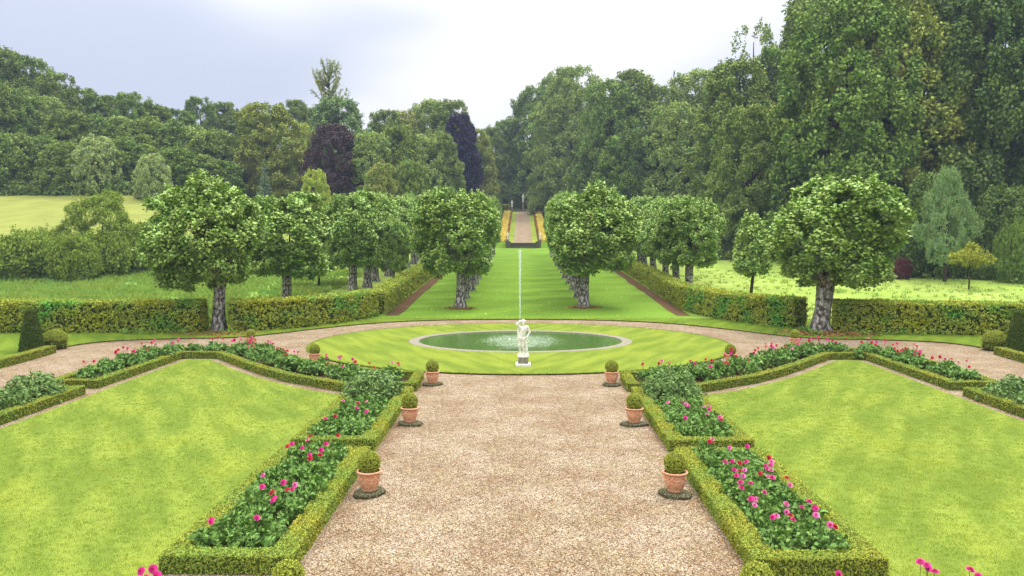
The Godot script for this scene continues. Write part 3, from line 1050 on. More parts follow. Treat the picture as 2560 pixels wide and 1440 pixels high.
func tall_hedge(label: String, line: PackedVector2Array, w: float, tall: float, per_m2: float, hue := 0.5) -> void:
	var at := P(line[0].x, height(line[0].x, line[0].y), line[0].y)
	var t := thing("beech_hedge", label, "hedge", at, "tall clipped hedges round the garden")
	var lr := ribbon(line, w)
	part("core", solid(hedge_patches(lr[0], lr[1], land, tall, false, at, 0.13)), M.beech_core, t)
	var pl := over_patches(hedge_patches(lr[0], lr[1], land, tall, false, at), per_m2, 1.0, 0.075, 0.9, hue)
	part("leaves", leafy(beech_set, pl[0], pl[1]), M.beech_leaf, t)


func box_hedge(label: String, outer: PackedVector2Array, w: float, tall: float, per_m2: float, closed: bool, group: String) -> void:
	# outer: the outside line of a closed frame, or the middle of an open run
	var at := P(outer[0].x, 0, outer[0].y)
	var t := thing("box_hedge", label, "hedge", at, group)
	var l: PackedVector2Array
	var r: PackedVector2Array
	if closed:
		var area := 0.0
		for k in outer.size():
			area += outer[k].cross(outer[(k + 1) % outer.size()])
		var sg := signf(area)
		l = outer
		for k in outer.size():
			var t0 := (outer[k] - outer[(k + outer.size() - 1) % outer.size()]).normalized()
			var t1 := (outer[(k + 1) % outer.size()] - outer[k]).normalized()
			var n0 := Vector2(-t0.y, t0.x) * sg
			var n1 := Vector2(-t1.y, t1.x) * sg
			var m := (n0 + n1).normalized()
			r.append(outer[k] + m * w / maxf(m.dot(n1), 0.35))
	else:
		var lr := ribbon(outer, w)
		l = lr[0]
		r = lr[1]
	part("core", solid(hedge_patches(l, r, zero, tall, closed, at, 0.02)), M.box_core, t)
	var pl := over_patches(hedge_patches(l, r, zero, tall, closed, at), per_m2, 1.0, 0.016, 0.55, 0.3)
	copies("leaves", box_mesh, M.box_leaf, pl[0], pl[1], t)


func build_hedges() -> void:
	beech_set = sprays(6, 8, 0.13, 0.13, 0.085, 0.3)
	box_mesh = spray_mesh(spray(8, 0.034, 0.028, 0.019, 0.9))
	var runs := [
		["tall beech hedge behind the yew cone, far left along the gravel", [Vector2(-40, 57.7), Vector2(-34, 57.7), Vector2(-28, 57.8), Vector2(-21.3, 58.3)], 2.0],
		["tall beech hedge curving from the left corner lime towards the ride", [Vector2(-19.5, 58.4), Vector2(-17.5, 59.3), Vector2(-15.4, 61.2), Vector2(-13.6, 64.2), Vector2(-12.0, 68.6)], 1.6],
		["tall beech hedge behind the right-hand flower beds, far right along the gravel", [Vector2(40, 56.8), Vector2(33, 56.8), Vector2(27, 57.3), Vector2(21.0, 59.2)], 2.0],
		["tall beech hedge curving from the right corner lime towards the ride", [Vector2(19.2, 60.8), Vector2(17.6, 63.0), Vector2(16.0, 66.0), Vector2(14.7, 69.6), Vector2(13.9, 73.6)], 1.6]]
	for q in runs:
		tall_hedge(q[0], arc_points(q[1], 3), q[2], 2.0, 54.0, 0.95)
	for s in [-1.0, 1.0]:
		var word: String = "left" if s < 0 else "right"
		var line := PackedVector2Array()
		for k in 6:
			line.append(Vector2(-11.5 if s < 0 else 13.9, (69.4 if s < 0 else 74.3) + k * 3.4))
		tall_hedge("near length of beech hedge along the %s side of the ride" % word, line, 1.3, 1.8, 34.0, 0.3)
		line = PackedVector2Array()
		for k in 13:
			line.append(Vector2(-11.6 if s < 0 else 14.0, (88.0 if s < 0 else 93.0) + k * 5.0))
		tall_hedge("far length of beech hedge along the %s side of the ride" % word, line, 1.3, 1.75, 17.0, 0.3)
	# box frames of the flower beds
	var inner := [Vector2(4.35, 36.0), Vector2(7.2, 35.65), Vector2(10.3, 38.15), Vector2(12.0, 40.1), Vector2(13.5, 42.05), Vector2(14.8, 43.9), Vector2(15.95, 45.42), Vector2(17.72, 45.42), Vector2(17.8, 36.5), Vector2(20.0, 36.5)]
	var outer := [Vector2(20.15, 40.8), Vector2(20.0, 43.6), Vector2(18.75, 47.65), Vector2(14.55, 47.65), Vector2(13.1, 45.9), Vector2(11.3, 43.75), Vector2(9.0, 41.5), Vector2(6.6, 39.95), Vector2(4.4, 39.2)]
	for s in [-1.0, 1.0]:
		var word: String = "left" if s < 0 else "right"
		var frames := [
			["low box hedge framing the nearest flower bed %s of the gravel walk" % word, [Vector2(4.4, 16.4), Vector2(6.95, 16.4), Vector2(6.95, 25.1), Vector2(4.4, 25.1)], 720.0, 0.47],
			["low box hedge framing the bed with the peony bush %s of the gravel walk" % word, [Vector2(4.4, 26.0), Vector2(6.95, 26.0), Vector2(6.95, 35.2), Vector2(4.4, 35.2)], 540.0, 0.47],
			["low box hedge framing the side bed at the far %s of the parterre lawn" % word, [Vector2(17.72, 24.0), Vector2(20.1, 24.0), Vector2(20.1, 35.25), Vector2(17.72, 35.25)], 300.0, 0.42],
			["angled box hedge framing the long flower bed %s of the pond" % word, inner + outer, 260.0, 0.42],
			["low box hedge framing the bed below the window, %s of the walk" % word, [Vector2(4.4, 7.0), Vector2(7.6, 7.0), Vector2(7.6, 15.2), Vector2(4.4, 15.2)], 60.0, 0.45]]
		for q in frames:
			var poly := PackedVector2Array()
			for p in q[1]:
				poly.append(Vector2(p.x * s, p.y))
			box_hedge(q[0], poly, q[3], 0.36, q[2], true, "low box hedges round the flower beds")
			var in2 := Geometry2D.offset_polygon(poly, -0.3)
			var b := Buf.new()
			sheet(b, in2[0], 0.06)
			b.u.clear()
			b.u2.clear()
			tag(part("soil_ground", b.mesh(), M.soil, self), "dark soil inside the " + (q[0] as String).replace("box hedge framing the ", ""), "", "", "structure")
		box_hedge("low box hedge beside the yew topiary at the far %s corner" % word, PackedVector2Array([Vector2(s * 25.4, 30.0), Vector2(s * 25.4, 38.0), Vector2(s * 25.5, 44.0), Vector2(s * 25.75, 47.6)]), 0.5, 0.42, 220.0, false, "low box hedges round the flower beds")


# ---------------------------------------------------------------- trees
func crown(lobes: Array, clusters: int, cl_r: float, per: int, set_: Array, spread: float, shoots := 0) -> ArrayMesh:
	# clumps of sprays spread over the skin and a little inside of overlapping lobes [centre, radii]
	var where := []
	var tints := PackedColorArray()
	var weight := []
	var sum := 0.0
	for l in lobes:
		var r: Vector3 = l[1]
		sum += r.x * r.y + r.y * r.z + r.z * r.x
		weight.append(sum)
	var made := 0
	var tries := 0
	while made < clusters and tries < clusters * 45:
		tries += 1
		var pick := rng.randf() * sum
		var li := 0
		while weight[li] < pick:
			li += 1
		var c: Vector3 = lobes[li][0]
		var r: Vector3 = lobes[li][1]
		var dir := rdir()
		if dir.y < -0.55 and rng.randf() < 0.5:
			continue
		var p := c + dir * r * rng.randf_range(0.78, 1.02)
		var buried := false
		for k in lobes.size():
			if k != li:
				var q: Vector3 = (p - lobes[k][0]) / lobes[k][1]
				if q.length_squared() < 0.52:
					buried = true
					break
		if buried:
			continue
		made += 1
		var out := (dir / r).normalized()
		var base := tint(spread)
		var size := cl_r * rng.randf_range(0.7, 1.25)
		for k in per:
			var o := rdir() * size * pow(rng.randf(), 0.45)
			o -= out * o.dot(out) * 0.35
			var ax := (out * 0.3 + Vector3.UP * 0.9 + rdir() * 0.4).normalized()
			where.append(Transform3D(facing(ax, rng.randf() * TAU).scaled(Vector3.ONE * rng.randf_range(0.8, 1.2)), p + o))
			tints.append(base * tint(spread * 0.6))
	for k in shoots:      # upright shoots that stand out of the top
		var l: Array = lobes[rng.randi() % lobes.size()]
		var a := rng.randf() * TAU
		var rad := sqrt(rng.randf()) * 0.8
		var p: Vector3 = l[0] + Vector3(cos(a) * l[1].x * rad, l[1].y * sqrt(1.0 - rad * rad), sin(a) * l[1].z * rad)
		var len := rng.randf_range(0.35, 1.0) * cl_r * 1.6
		for s in 6:
			where.append(Transform3D(facing((Vector3.UP + rdir() * 0.7).normalized(), rng.randf() * TAU).scaled(Vector3.ONE * rng.randf_range(0.6, 0.95)), p + Vector3(0, len * s / 5.0, 0) + rdir() * cl_r * 0.14))
			tints.append(tint(spread))
	return leafy(set_, where, tints)


const ORD := ["first", "second", "third", "fourth", "fifth", "sixth", "seventh", "eighth", "ninth", "tenth", "eleventh", "twelfth", "thirteenth"]


func V(x: float, y: float, z: float) -> Vector3:
	return Vector3(x, y, z)


func lime_lobes() -> Array:
	var l := [[V(0, 6.5, 0), V(2.75, 2.9, 2.75)]]
	var n := 7
	for k in n:
		var a := TAU * (k + rng.randf_range(-0.3, 0.3)) / n
		var r := rng.randf_range(1.35, 1.9)
		var out := rng.randf_range(1.7, 2.35)
		l.append([V(cos(a) * out, rng.randf_range(5.3, 8.1), sin(a) * out), V(r, r * 1.05, r)])
	for k in 5:
		var a := TAU * (k + rng.randf_range(-0.3, 0.3)) / 5
		l.append([V(cos(a) * 1.5, rng.randf_range(3.9, 4.5), sin(a) * 1.5), V(1.4, 1.15, 1.4)])
	for k in 3:
		l.append([V(rng.randf_range(-1.4, 1.4), rng.randf_range(8.2, 8.9), rng.randf_range(-1.4, 1.4)), V(1.3, 1.35, 1.3)])
	return l


func trunk(points: Array, radii: Array, limbs: Array, sides := 12) -> ArrayMesh:
	var b := Buf.new()
	b.tube(points, radii, sides, false, Color.WHITE, 0.16, noise)
	for l in limbs:
		b.tube(l[0], l[1], 7, true, Color.WHITE, 0.1, noise)
	b.c.clear()
	return b.mesh()


func lime_trunk(lean: float) -> ArrayMesh:
	var limbs := []
	for k in 7:
		var a := TAU * k / 7 + rng.randf()
		var up := rng.randf_range(5.2, 7.6)
		limbs.append([[V(lean * 0.9, 2.9, 0), V(cos(a) * 0.8, 3.9, sin(a) * 0.8), V(cos(a) * 1.7, up, sin(a) * 1.7)], [0.24, 0.17, 0.06]])
	return trunk([V(0, -0.25, 0), V(0, 0.12, 0), V(0.02, 0.5, 0), V(lean * 0.4, 1.4, 0), V(lean * 0.8, 2.5, 0), V(lean, 3.4, 0), V(lean, 4.6, 0)], [0.72, 0.58, 0.46, 0.40, 0.40, 0.47, 0.3], limbs)


func wood_trunk(h: float, r: float) -> ArrayMesh:
	var limbs := []
	for k in 6:
		var a := TAU * k / 6 + rng.randf()
		var y := h * rng.randf_range(0.25, 0.5)
		limbs.append([[V(0, y, 0), V(cos(a) * h * 0.1, y + h * 0.1, sin(a) * h * 0.1), V(cos(a) * h * 0.17, y + h * 0.25, sin(a) * h * 0.17)], [r * 0.5, r * 0.35, r * 0.12]])
	return trunk([V(0, -0.8, 0), V(0, 0.3, 0), V(0.1, h * 0.2, 0), V(-0.1, h * 0.5, 0.1), V(0, h * 0.85, 0)], [r * 1.5, r * 1.1, r, r * 0.7, r * 0.15], limbs, 9)


func tree(called: String, label: String, category: String, group: String, at: Vector3, turn: float, sc: Vector3, tm: Mesh, tmat: Material, cm: Mesh, cmat: Material) -> Node3D:
	var t := thing(called, label, category, at, group, turn)
	if tm:
		part("trunk", tm, tmat, t).scale = sc
	part("crown", cm, cmat, t).scale = sc
	return t


func build_limes() -> void:
	var set_ := sprays(7, 7, 0.30, 0.21, 0.185, 1.3)
	var crowns := []
	var trunks := []
	for k in 4:
		crowns.append(crown(lime_lobes(), 450, 0.44, 15, set_, 0.2, 60))
		trunks.append(lime_trunk(rng.randf_range(-0.3, 0.3)))
	var g := "pollarded limes of the ride"
	var spots := [
		[-20.4, 58.7, 1.0, "big pollarded lime at the corner of the tall hedge, left of the pond", 1.06, 0, -0.8],
		[20.0, 58.9, 1.0, "big pollarded lime with white-patched trunk at the right corner of the tall hedge", 1.2, 1, 0.9],
		[-19.6, 73.0, 0.96, "pollarded lime behind the curving hedge, next right of the left corner lime", 1.2, 2],
		[-5.2, 74.0, 0.99, "front lime of the inner row left of the ride, white-patched trunk", 1.0, 3, -0.3],
		[5.25, 75.0, 1.0, "front lime of the inner row right of the ride, white-patched trunk", 1.16, 0, 1.0]]
	for k in 11:
		var d := 82.0 + 7.6 * k
		var slimmer := lerpf(0.8, 0.42, k / 10.0)
		spots.append([-5.25 + rng.randf_range(-0.15, 0.15), d, rng.randf_range(0.93, 1.0), ORD[k + 1] + " lime down the inner row on the left of the ride", slimmer, k + 1])
		spots.append([5.4 + rng.randf_range(-0.15, 0.15), d + 0.6, rng.randf_range(0.93, 1.0), ORD[k + 1] + " lime down the inner row on the right of the ride", slimmer, k + 2])
	for k in 8:
		var d := 85.0 + 7.8 * k
		spots.append([-16.5 + rng.randf_range(-0.3, 0.3), d, rng.randf_range(0.94, 1.02), ORD[k] + " lime of the outer row behind the left ride hedge", 0.94, k + 2])
		spots.append([16.4 + rng.randf_range(-0.3, 0.3), d + 1.0, rng.randf_range(0.9, 0.99), ORD[k] + " lime of the outer row behind the right ride hedge", 1.0, k + 3])
	spots.append([-12.8, 87.0, 0.72, "slim pale-trunked lime standing in the near left ride hedge", 0.75, 1])
	for q in spots:
		var c: int = q[5] % 4
		var s: float = q[2]
		var slim := 0.55 if q[2] < 0.8 else 1.0
		var t := thing("lime_tree", q[3], "tree", P(q[0], height(q[0], q[1]) + 0.05, q[1]), g, q[5] * 2.1 + 0.4)
		if q[0] > 19.0:
			slim = 1.35
		part("trunk", trunks[c], M.lime_bark, t).scale = V(s * slim, s, s * slim)
		var cr := part("crown", crowns[c], M.lime_leaf, t, t.basis.inverse() * V(q[6] if q.size() > 6 else 0.0, 0, 0))
		cr.scale = V(s * q[4], s, s * q[4])
	# a young tree behind the right corner lime
	var young := crown([[V(0, 5.2, 0), V(1.3, 2.0, 1.3)], [V(0.5, 3.7, 0), V(1.2, 0.9, 1.2)], [V(-0.7, 3.9, 0.2), V(1.0, 0.8, 1.0)], [V(0.2, 6.9, 0), V(0.8, 0.9, 0.8)]], 120, 0.42, 9, set_, 0.16, 8)
	tree("young_lime_tree", "slender young tree behind the hedge, just left of the right corner lime", "tree", "", P(18.9, height(18.9, 73) + 0.05, 73), 0.6, V(1, 1, 1), trunk([V(0, -0.2, 0), V(0.1, 1.2, 0), V(0.35, 3.0, 0), V(0.1, 5.5, 0)], [0.17, 0.14, 0.12, 0.05], []), M.brown_bark, young, M.lime_leaf)
	# fallen leaves about the feet of the front limes
	for q in [[-20.2, 57.0, 2.9], [20.2, 57.2, 3.1], [-5.2, 73.4, 1.3], [5.25, 74.3, 1.3]]:
		var where := []
		var tints := PackedColorArray()
		for k in (900 if q[2] > 2.0 else 420):
			var a := rng.randf() * TAU
			var r: float = q[2] * sqrt(rng.randf()) * (0.6 + 0.4 * rng.randf())
			var x: float = q[0] + cos(a) * r * 1.25
			var d: float = q[1] + sin(a) * r * 0.8
			where.append(Transform3D(facing((Vector3.UP + rdir() * 0.5).normalized(), rng.randf() * TAU).scaled(Vector3.ONE * rng.randf_range(0.7, 1.3)), P(x, maxf(0, height(x, d)) + 0.10, d)))
			tints.append(tint(0.35))
		var o := copies("fallen_leaves", spray_mesh(spray(3, 0.09, 0.10, 0.08, 2.5)), M.dead_leaf, where, tints, self)
		tag(o, "brown fallen leaves round the foot of " + ("the left corner lime" if q[0] < -10 else "the right corner lime" if q[0] > 10 else "the front left ride lime" if q[0] < 0 else "the front right ride lime"), "leaves", "", "stuff")


func broad_lobes(h: float, r: float, low: float) -> Array:
	# billows stacked in a rounded dome
	var l := [[V(0, h * 0.56, 0), V(r * 0.72, h * 0.37, r * 0.72)]]
	var n := 17
	for k in n:
		var a := k * 2.39996 + rng.randf_range(-0.3, 0.3)
		var t := (k + 0.5) / n
		var y := lerpf(h * low, h * 0.84, t)
		var wide := sqrt(maxf(0.06, 1.0 - pow(t, 2.6))) * 0.64
		var s := r * rng.randf_range(0.36, 0.5)
		l.append([V(cos(a) * r * wide, y, sin(a) * r * wide), V(s, s * rng.randf_range(0.85, 1.15), s)])
	for k in 5:
		var a := k * 1.26 + 0.5
		l.append([V(cos(a) * r * 0.62, h * low * 0.6, sin(a) * r * 0.62), V(r * 0.38, h * 0.1, r * 0.38)])
	for k in 3:
		var a := k * 2.1
		l.append([V(cos(a) * r * 0.22, h * 0.88, sin(a) * r * 0.22), V(r * 0.4, h * 0.105, r * 0.4)])
	return l


func conifer(h: float, r: float, layers: int) -> ArrayMesh:
	var where := []
	var tints := PackedColorArray()
	for k in layers:
		var t := float(k) / (layers - 1)
		var y := h * (0.06 + 0.93 * t)
		var rr := r * (1.0 - t) + 0.15
		var arms := int(5 + rr * 3.0)
		for j in arms:
			var a := TAU * (j + rng.randf()) / arms
			var reach := rr * rng.randf_range(0.75, 1.05)
			for s in int(2 + reach * 2.2):
				var f := (s + 1.0) / int(2 + reach * 2.2)
				where.append(Transform3D(facing((V(cos(a), 0.6, sin(a)) + rdir() * 0.4).normalized(), rng.randf() * TAU).scaled(Vector3.ONE * rng.randf_range(0.7, 1.1)), V(cos(a) * reach * f, y - reach * f * 0.25 + rng.randf_range(-0.15, 0.15), sin(a) * reach * f)))
				tints.append(tint(0.2))
	return leafy(sprays(4, 6, 0.28, 0.34, 0.08, 0.3), where, tints)


func branchy(h: float, r: float) -> Array:
	# an upright tree of bare-looking fanned branches with thin foliage: [trunk mesh, crown mesh]
	var limbs := []
	var where := []
	var tints := PackedColorArray()
	for k in 44:
		var a := k * 2.39996
		var y := h * rng.randf_range(0.62, 0.9)
		var reach := r * rng.randf_range(0.35, 1.0) * (1.15 - (y / h - 0.62) * 2.0)
		var top := V(cos(a) * reach, minf(h, y + h * rng.randf_range(0.08, 0.16)), sin(a) * reach)
		var mid := V(cos(a) * reach * 0.6, lerpf(y, top.y, 0.4), sin(a) * reach * 0.6)
		limbs.append([[V(0, y, 0), mid, top], [0.12, 0.08, 0.03]])
		for s in 30:
			var f := rng.randf_range(0.25, 1.05)
			var p := V(0, y, 0).lerp(mid, minf(f * 2.0, 1.0)) if f < 0.5 else mid.lerp(top, (f - 0.5) * 2.0)
			where.append(Transform3D(facing((Vector3.UP + rdir() * 0.6).normalized(), rng.randf() * TAU), p + rdir() * 0.35))
			tints.append(tint(0.2))
	for k in 900:
		var y := h * rng.randf_range(0.3, 0.7)
		var a := rng.randf() * TAU
		where.append(Transform3D(facing((Vector3.UP + rdir()).normalized(), a), V(cos(a), 0, sin(a)) * r * sqrt(rng.randf()) * 0.8 + V(0, y, 0)))
		tints.append(tint(0.2))
	return [trunk([V(0, -0.5, 0), V(0, h * 0.5, 0), V(0, h * 0.97, 0)], [0.5, 0.32, 0.06], limbs, 8), leafy(sprays(4, 6, 0.35, 0.34, 0.16, 0.3), where, tints)]


func build_woods() -> void:
	var big := sprays(7, 6, 0.46, 0.36, 0.27, 0.9)
	var mid := sprays(6, 6, 0.38, 0.36, 0.27, 0.5)
	var small := sprays(6, 7, 0.26, 0.22, 0.12, 0.4)
	var C := {}
	C.broad_a = crown(broad_lobes(24, 7.5, 0.2), 640, 0.95, 21, big, 0.22, 0)
	C.broad_b = crown(broad_lobes(24, 7.5, 0.16), 640, 0.95, 21, big, 0.22, 0)
	C.tall_a = crown(broad_lobes(26, 6.8, 0.15), 640, 0.95, 21, big, 0.22, 6)
	C.tall_b = crown(broad_lobes(26, 6.8, 0.12), 640, 0.95, 21, big, 0.22, 6)
	C.round_a = crown(broad_lobes(12, 5.2, 0.22), 430, 0.72, 13, mid, 0.2, 0)
	C.round_b = crown(broad_lobes(12, 5.2, 0.2), 430, 0.72, 13, mid, 0.2, 0)
	var dl := broad_lobes(24, 8.2, 0.12)
	dl.append([V(0, 11.0, 0), V(6.8, 10.6, 6.8)])
	for k in 9:
		var a := k * 0.7
		dl.append([V(cos(a) * 5.6, 5.0 + (k % 3) * 4.5, sin(a) * 5.6), V(2.7, 2.9, 2.7)])
	C.dome = crown(dl, 900, 0.85, 20, sprays(7, 6, 0.40, 0.30, 0.22, 0.8), 0.2, 0)
	C.open = crown(broad_lobes(26, 6.8, 0.3), 170, 1.1, 11, big, 0.2, 6)
	C.bush = crown([[V(0, 1.2, 0), V(2.4, 1.6, 2.4)], [V(1.3, 1.6, 0.5), V(1.4, 1.2, 1.4)], [V(-1.2, 1.3, 0.8), V(1.5, 1.2, 1.5)], [V(0.2, 1.9, -1.2), V(1.3, 1.0, 1.3)], [V(0, 2.2, 0.4), V(1.0, 0.8, 1.0)]], 200, 0.5, 11, small, 0.2, 20)
	C.orchard = crown([[V(0, 6.0, 0), V(3.0, 2.6, 3.0)], [V(-2.6, 4.6, 0.5), V(2.2, 1.8, 2.2)], [V(2.7, 4.4, 0.3), V(2.3, 1.9, 2.3)], [V(0.6, 4.3, 2.4), V(2.2, 1.7, 2.2)], [V(-0.5, 4.5, -2.4), V(2.2, 1.8, 2.2)], [V(0.8, 8.1, 0), V(1.7, 1.4, 1.7)], [V(-1.9, 7.0, 1.0), V(1.6, 1.4, 1.6)], [V(3.6, 2.8, 1.6), V(1.6, 1.2, 1.6)], [V(-3.4, 3.0, -0.6), V(1.7, 1.2, 1.7)]], 330, 0.62, 12, small, 0.24, 40)
	C.parasol = crown([[V(0, 3.2, 0), V(1.5, 0.7, 1.5)], [V(0.9, 3.0, 0.3), V(1.0, 0.4, 1.0)], [V(-1.0, 3.1, -0.2), V(0.9, 0.4, 0.9)], [V(0.2, 3.9, 0.1), V(0.7, 0.6, 0.7)], [V(0, 2.6, 0.3), V(0.6, 0.4, 0.6)]], 75, 0.3, 9, small, 0.2, 10)
	C.spruce = conifer(14.0, 3.2, 22)
	C.cone = conifer(4.3, 1.2, 12)
	var spiky := branchy(34.0, 5.5)
	var T := {}
	T.broad = wood_trunk(24, 0.45)
	T.tall = wood_trunk(28, 0.4)
	T.orchard = trunk([V(0, -0.3, 0), V(0.1, 1.0, 0), V(0, 2.4, 0), V(0.2, 5.5, 0)], [0.32, 0.25, 0.22, 0.08], [[[V(0, 1.8, 0), V(1.4, 3.2, 0.2), V(2.6, 4.4, 0.3)], [0.15, 0.1, 0.04]], [[V(0, 2.0, 0), V(-1.4, 3.4, 0.3), V(-2.6, 4.6, 0.5)], [0.15, 0.1, 0.04]]])
	T.bush = trunk([V(0, -0.3, 0), V(0.1, 0.6, 0), V(0, 1.8, 0)], [0.16, 0.12, 0.05], [])
	T.parasol = trunk([V(0, -0.2, 0), V(0.05, 1.2, 0), V(0, 2.9, 0)], [0.09, 0.075, 0.05], [[[V(0, 2.2, 0), V(0.8, 2.9, 0.2)], [0.04, 0.02]], [[V(0, 2.2, 0), V(-0.8, 3.0, -0.1)], [0.04, 0.02]]], 7)
	T.conifer = trunk([V(0, -0.3, 0), V(0, 5, 0), V(0, 13, 0)], [0.22, 0.14, 0.03], [], 7)
	# kind: crown, trunk, leaf material, nominal height and radius, how it looks
	var K := {
		"broad": ["broad_a", "broad", "wood_green", 24.0, 7.5, "broad green tree"], "broad2": ["broad_b", "broad", "wood_mid", 24.0, 7.5, "full mid-green tree"],
		"tall": ["tall_a", "tall", "wood_mid", 26.0, 6.8, "tall narrow green tree"], "pale": ["tall_b", "tall", "wood_pale", 26.0, 6.8, "pale green feathery tree"],
		"dark": ["broad_b", "broad", "wood_deep", 24.0, 7.5, "dark green tree"], "oak": ["broad_a", "broad", "wood_olive", 24.0, 7.5, "olive-tinted tree"], "brown": ["tall_a", "tall", "wood_brown", 26.0, 6.8, "brownish tree"], "dome": ["dome", "broad", "dome_leaf", 24.0, 8.4, "great beech"]}
	for q in WOOD:
		var k: Array = K[q[0]]
		var x: float = q[2]
		var d: float = q[3]
		var cm: Mesh = C[k[0]]
		var nh: float = k[3]
		var nr: float = k[4]
		if q[4] < 15.5:
			cm = C.round_a if k[0].ends_with("a") else C.round_b
			nh = 12.0
			nr = 5.2
		var wide: float = maxf(q[5] * (1.25 if k[0] != "dome" else 1.0), q[4] * 0.265) / nr
		tree("woodland_tree", q[1], "tree", "trees of the woods", P(x, height(x, d) - 0.1, d), rng.randf() * TAU, V(wide, q[4] / nh, wide), T.orchard if nh < 13.0 else T[k[1]], M.brown_bark, cm, M[k[2]])
	var S := {
		"silver": ["round_b", "orchard", "wood_silver", 12.0, 5.2, "silver_willow", "tree"], "oak": ["broad_b", "broad", "wood_olive", 24.0, 7.5, "maple_tree", "tree"], "grey": ["tall_b", "tall", "wood_grey", 26.0, 6.8, "grey_green_tree", "tree"],
		"lemon": ["broad_a", "broad", "wood_lemon", 24.0, 7.5, "lemon_green_tree", "tree"], "copper": ["broad_b", "broad", "copper_leaf", 24.0, 7.5, "copper_beech", "tree"], "purple": ["tall_a", "tall", "purple_leaf", 26.0, 6.8, "purple_tree", "tree"],
		"spruce": ["spruce", "conifer", "spruce_leaf", 14.0, 3.2, "spruce_tree", "tree"], "yellowgreen": ["broad_a", "broad", "wood_lemon", 24.0, 7.5, "yellow_green_tree", "tree"], "open": ["open", "tall", "wood_mid", 26.0, 6.8, "open_crowned_tree", "tree"],
		"greytree": ["orchard", "orchard", "wood_grey", 9.6, 5.2, "grey_leaved_tree", "tree"], "gold": ["parasol", "parasol", "gold_leaf", 4.5, 1.9, "golden_tree", "tree"], "redbush": ["bush", "bush", "red_leaf", 3.0, 3.0, "dark_red_shrub", "shrub"], "appleshrub": ["bush", "bush", "orchard_leaf", 3.0, 3.0, "orchard_shrub", "shrub"],
		"cone": ["cone", "conifer", "wood_lemon", 4.3, 1.2, "small_conifer", "tree"], "smallgreen": ["parasol", "parasol", "lime_leaf", 4.5, 1.9, "small_green_tree", "tree"], "orchard": ["orchard", "orchard", "orchard_leaf", 9.6, 5.2, "orchard_tree", "tree"],
		"bush": ["bush", "bush", "wood_green", 3.0, 3.0, "leafy_bush", "bush"], "clipped": ["orchard", "orchard", "wood_pale", 9.6, 5.2, "young_clipped_tree", "tree"]}
	var L := {
		"silver": ["big silvery willow bush at the foot of the left wood", "smaller silvery bush right of the willow at the wood's foot"], "oak": ["large round olive-green tree left of the copper beech"], "grey": ["grey-green tree rising behind the copper beech"],
		"lemon": ["small lemon-green tree between the round olive tree and copper beech"], "copper": ["dark copper-leaved beech left of centre"], "purple": ["narrow dark purple tree left of the valley gap"],
		"spruce": ["blue-grey spruce in front of the round olive tree", "thin dark conifer tip above the skyline right of the great beech"], "yellowgreen": ["yellow-green spreading tree just right of the blue-grey spruce"], "open": ["open-crowned tree against the white sky at the right wood's edge"],
		"greytree": ["grey-leaved young tree on the shaded grass, far right"], "gold": ["small golden-yellow tree on a thin stem, far right"], "redbush": ["dark red round shrub on the right-hand grass"], "cone": ["small yellow-green conifer behind the dark red shrub"],
		"smallgreen": ["low spreading bright green tree behind the curving left hedge"], "orchard": ["tallest orchard tree in the left meadow", "wide low orchard tree at the left edge", "small orchard tree on a grey stem between two larger ones", "rounded orchard tree right of the tallest one", "orchard tree nearest the left corner lime"],
		"appleshrub": ["wide low fruit bush at the left edge of the meadow", "yellowish fruit bush in front of the tallest orchard tree", "rounded fruit bush right of the tallest orchard tree", "fruit bush nearest the left corner lime", "fruit bush between the left edge and the yellowish one", "fruit bush behind the meadow grass, below the tallest orchard tree"],
		"bush": ["pale rounded bush above the limes right of the ride", "bush at the far end of the right meadow, left one", "bush at the far end of the right meadow, right one", "large bush cut by the right edge of the picture", "dark bush behind the golden tree", "dark bush under the wood left of the small conifer", "dark bush under the grey-leaved tree"],
		"clipped": ["young clipped tree of the row closing the far avenue"]}
	var seen := {}
	for q in SINGLE:
		var kind: String = q[0]
		var x: float = q[1]
		var d: float = q[2]
		var at := P(x, height(x, d) + (0.0 if d < 130 else -0.1), d)
		var cnt: int = seen.get(kind, 0)
		seen[kind] = cnt + 1
		if kind == "spiky":
			tree("fan_branched_tree", "tall fan-branched tree standing alone above the skyline", "tree", "", at, 0.3, V(q[4] / 5.5, q[3] / 34.0, q[4] / 5.5), spiky[0], M.brown_bark, spiky[1], M.wood_olive)
			continue
		var k: Array = S[kind]
		var l: Array = L[kind]
		var grp := "young clipped trees closing the avenue" if kind == "clipped" else "orchard trees in the left meadow" if kind == "orchard" else ""
		tree(k[5], (ORD[cnt] + " from the left, " if kind == "clipped" else "") + l[mini(cnt, l.size() - 1)], k[6], grp, at, rng.randf() * TAU, V(maxf(q[4], q[3] * 0.2) / k[4] if q[3] > 20.0 and kind != "spruce" else q[4] / k[4], q[3] / k[3], maxf(q[4], q[3] * 0.2) / k[4] if q[3] > 20.0 and kind != "spruce" else q[4] / k[4]), T[k[1]], M.brown_bark, C[k[0]], M[k[2]])
	# brambles and low growth that close the foot of the woods
	var where := []
	var tints := PackedColorArray()
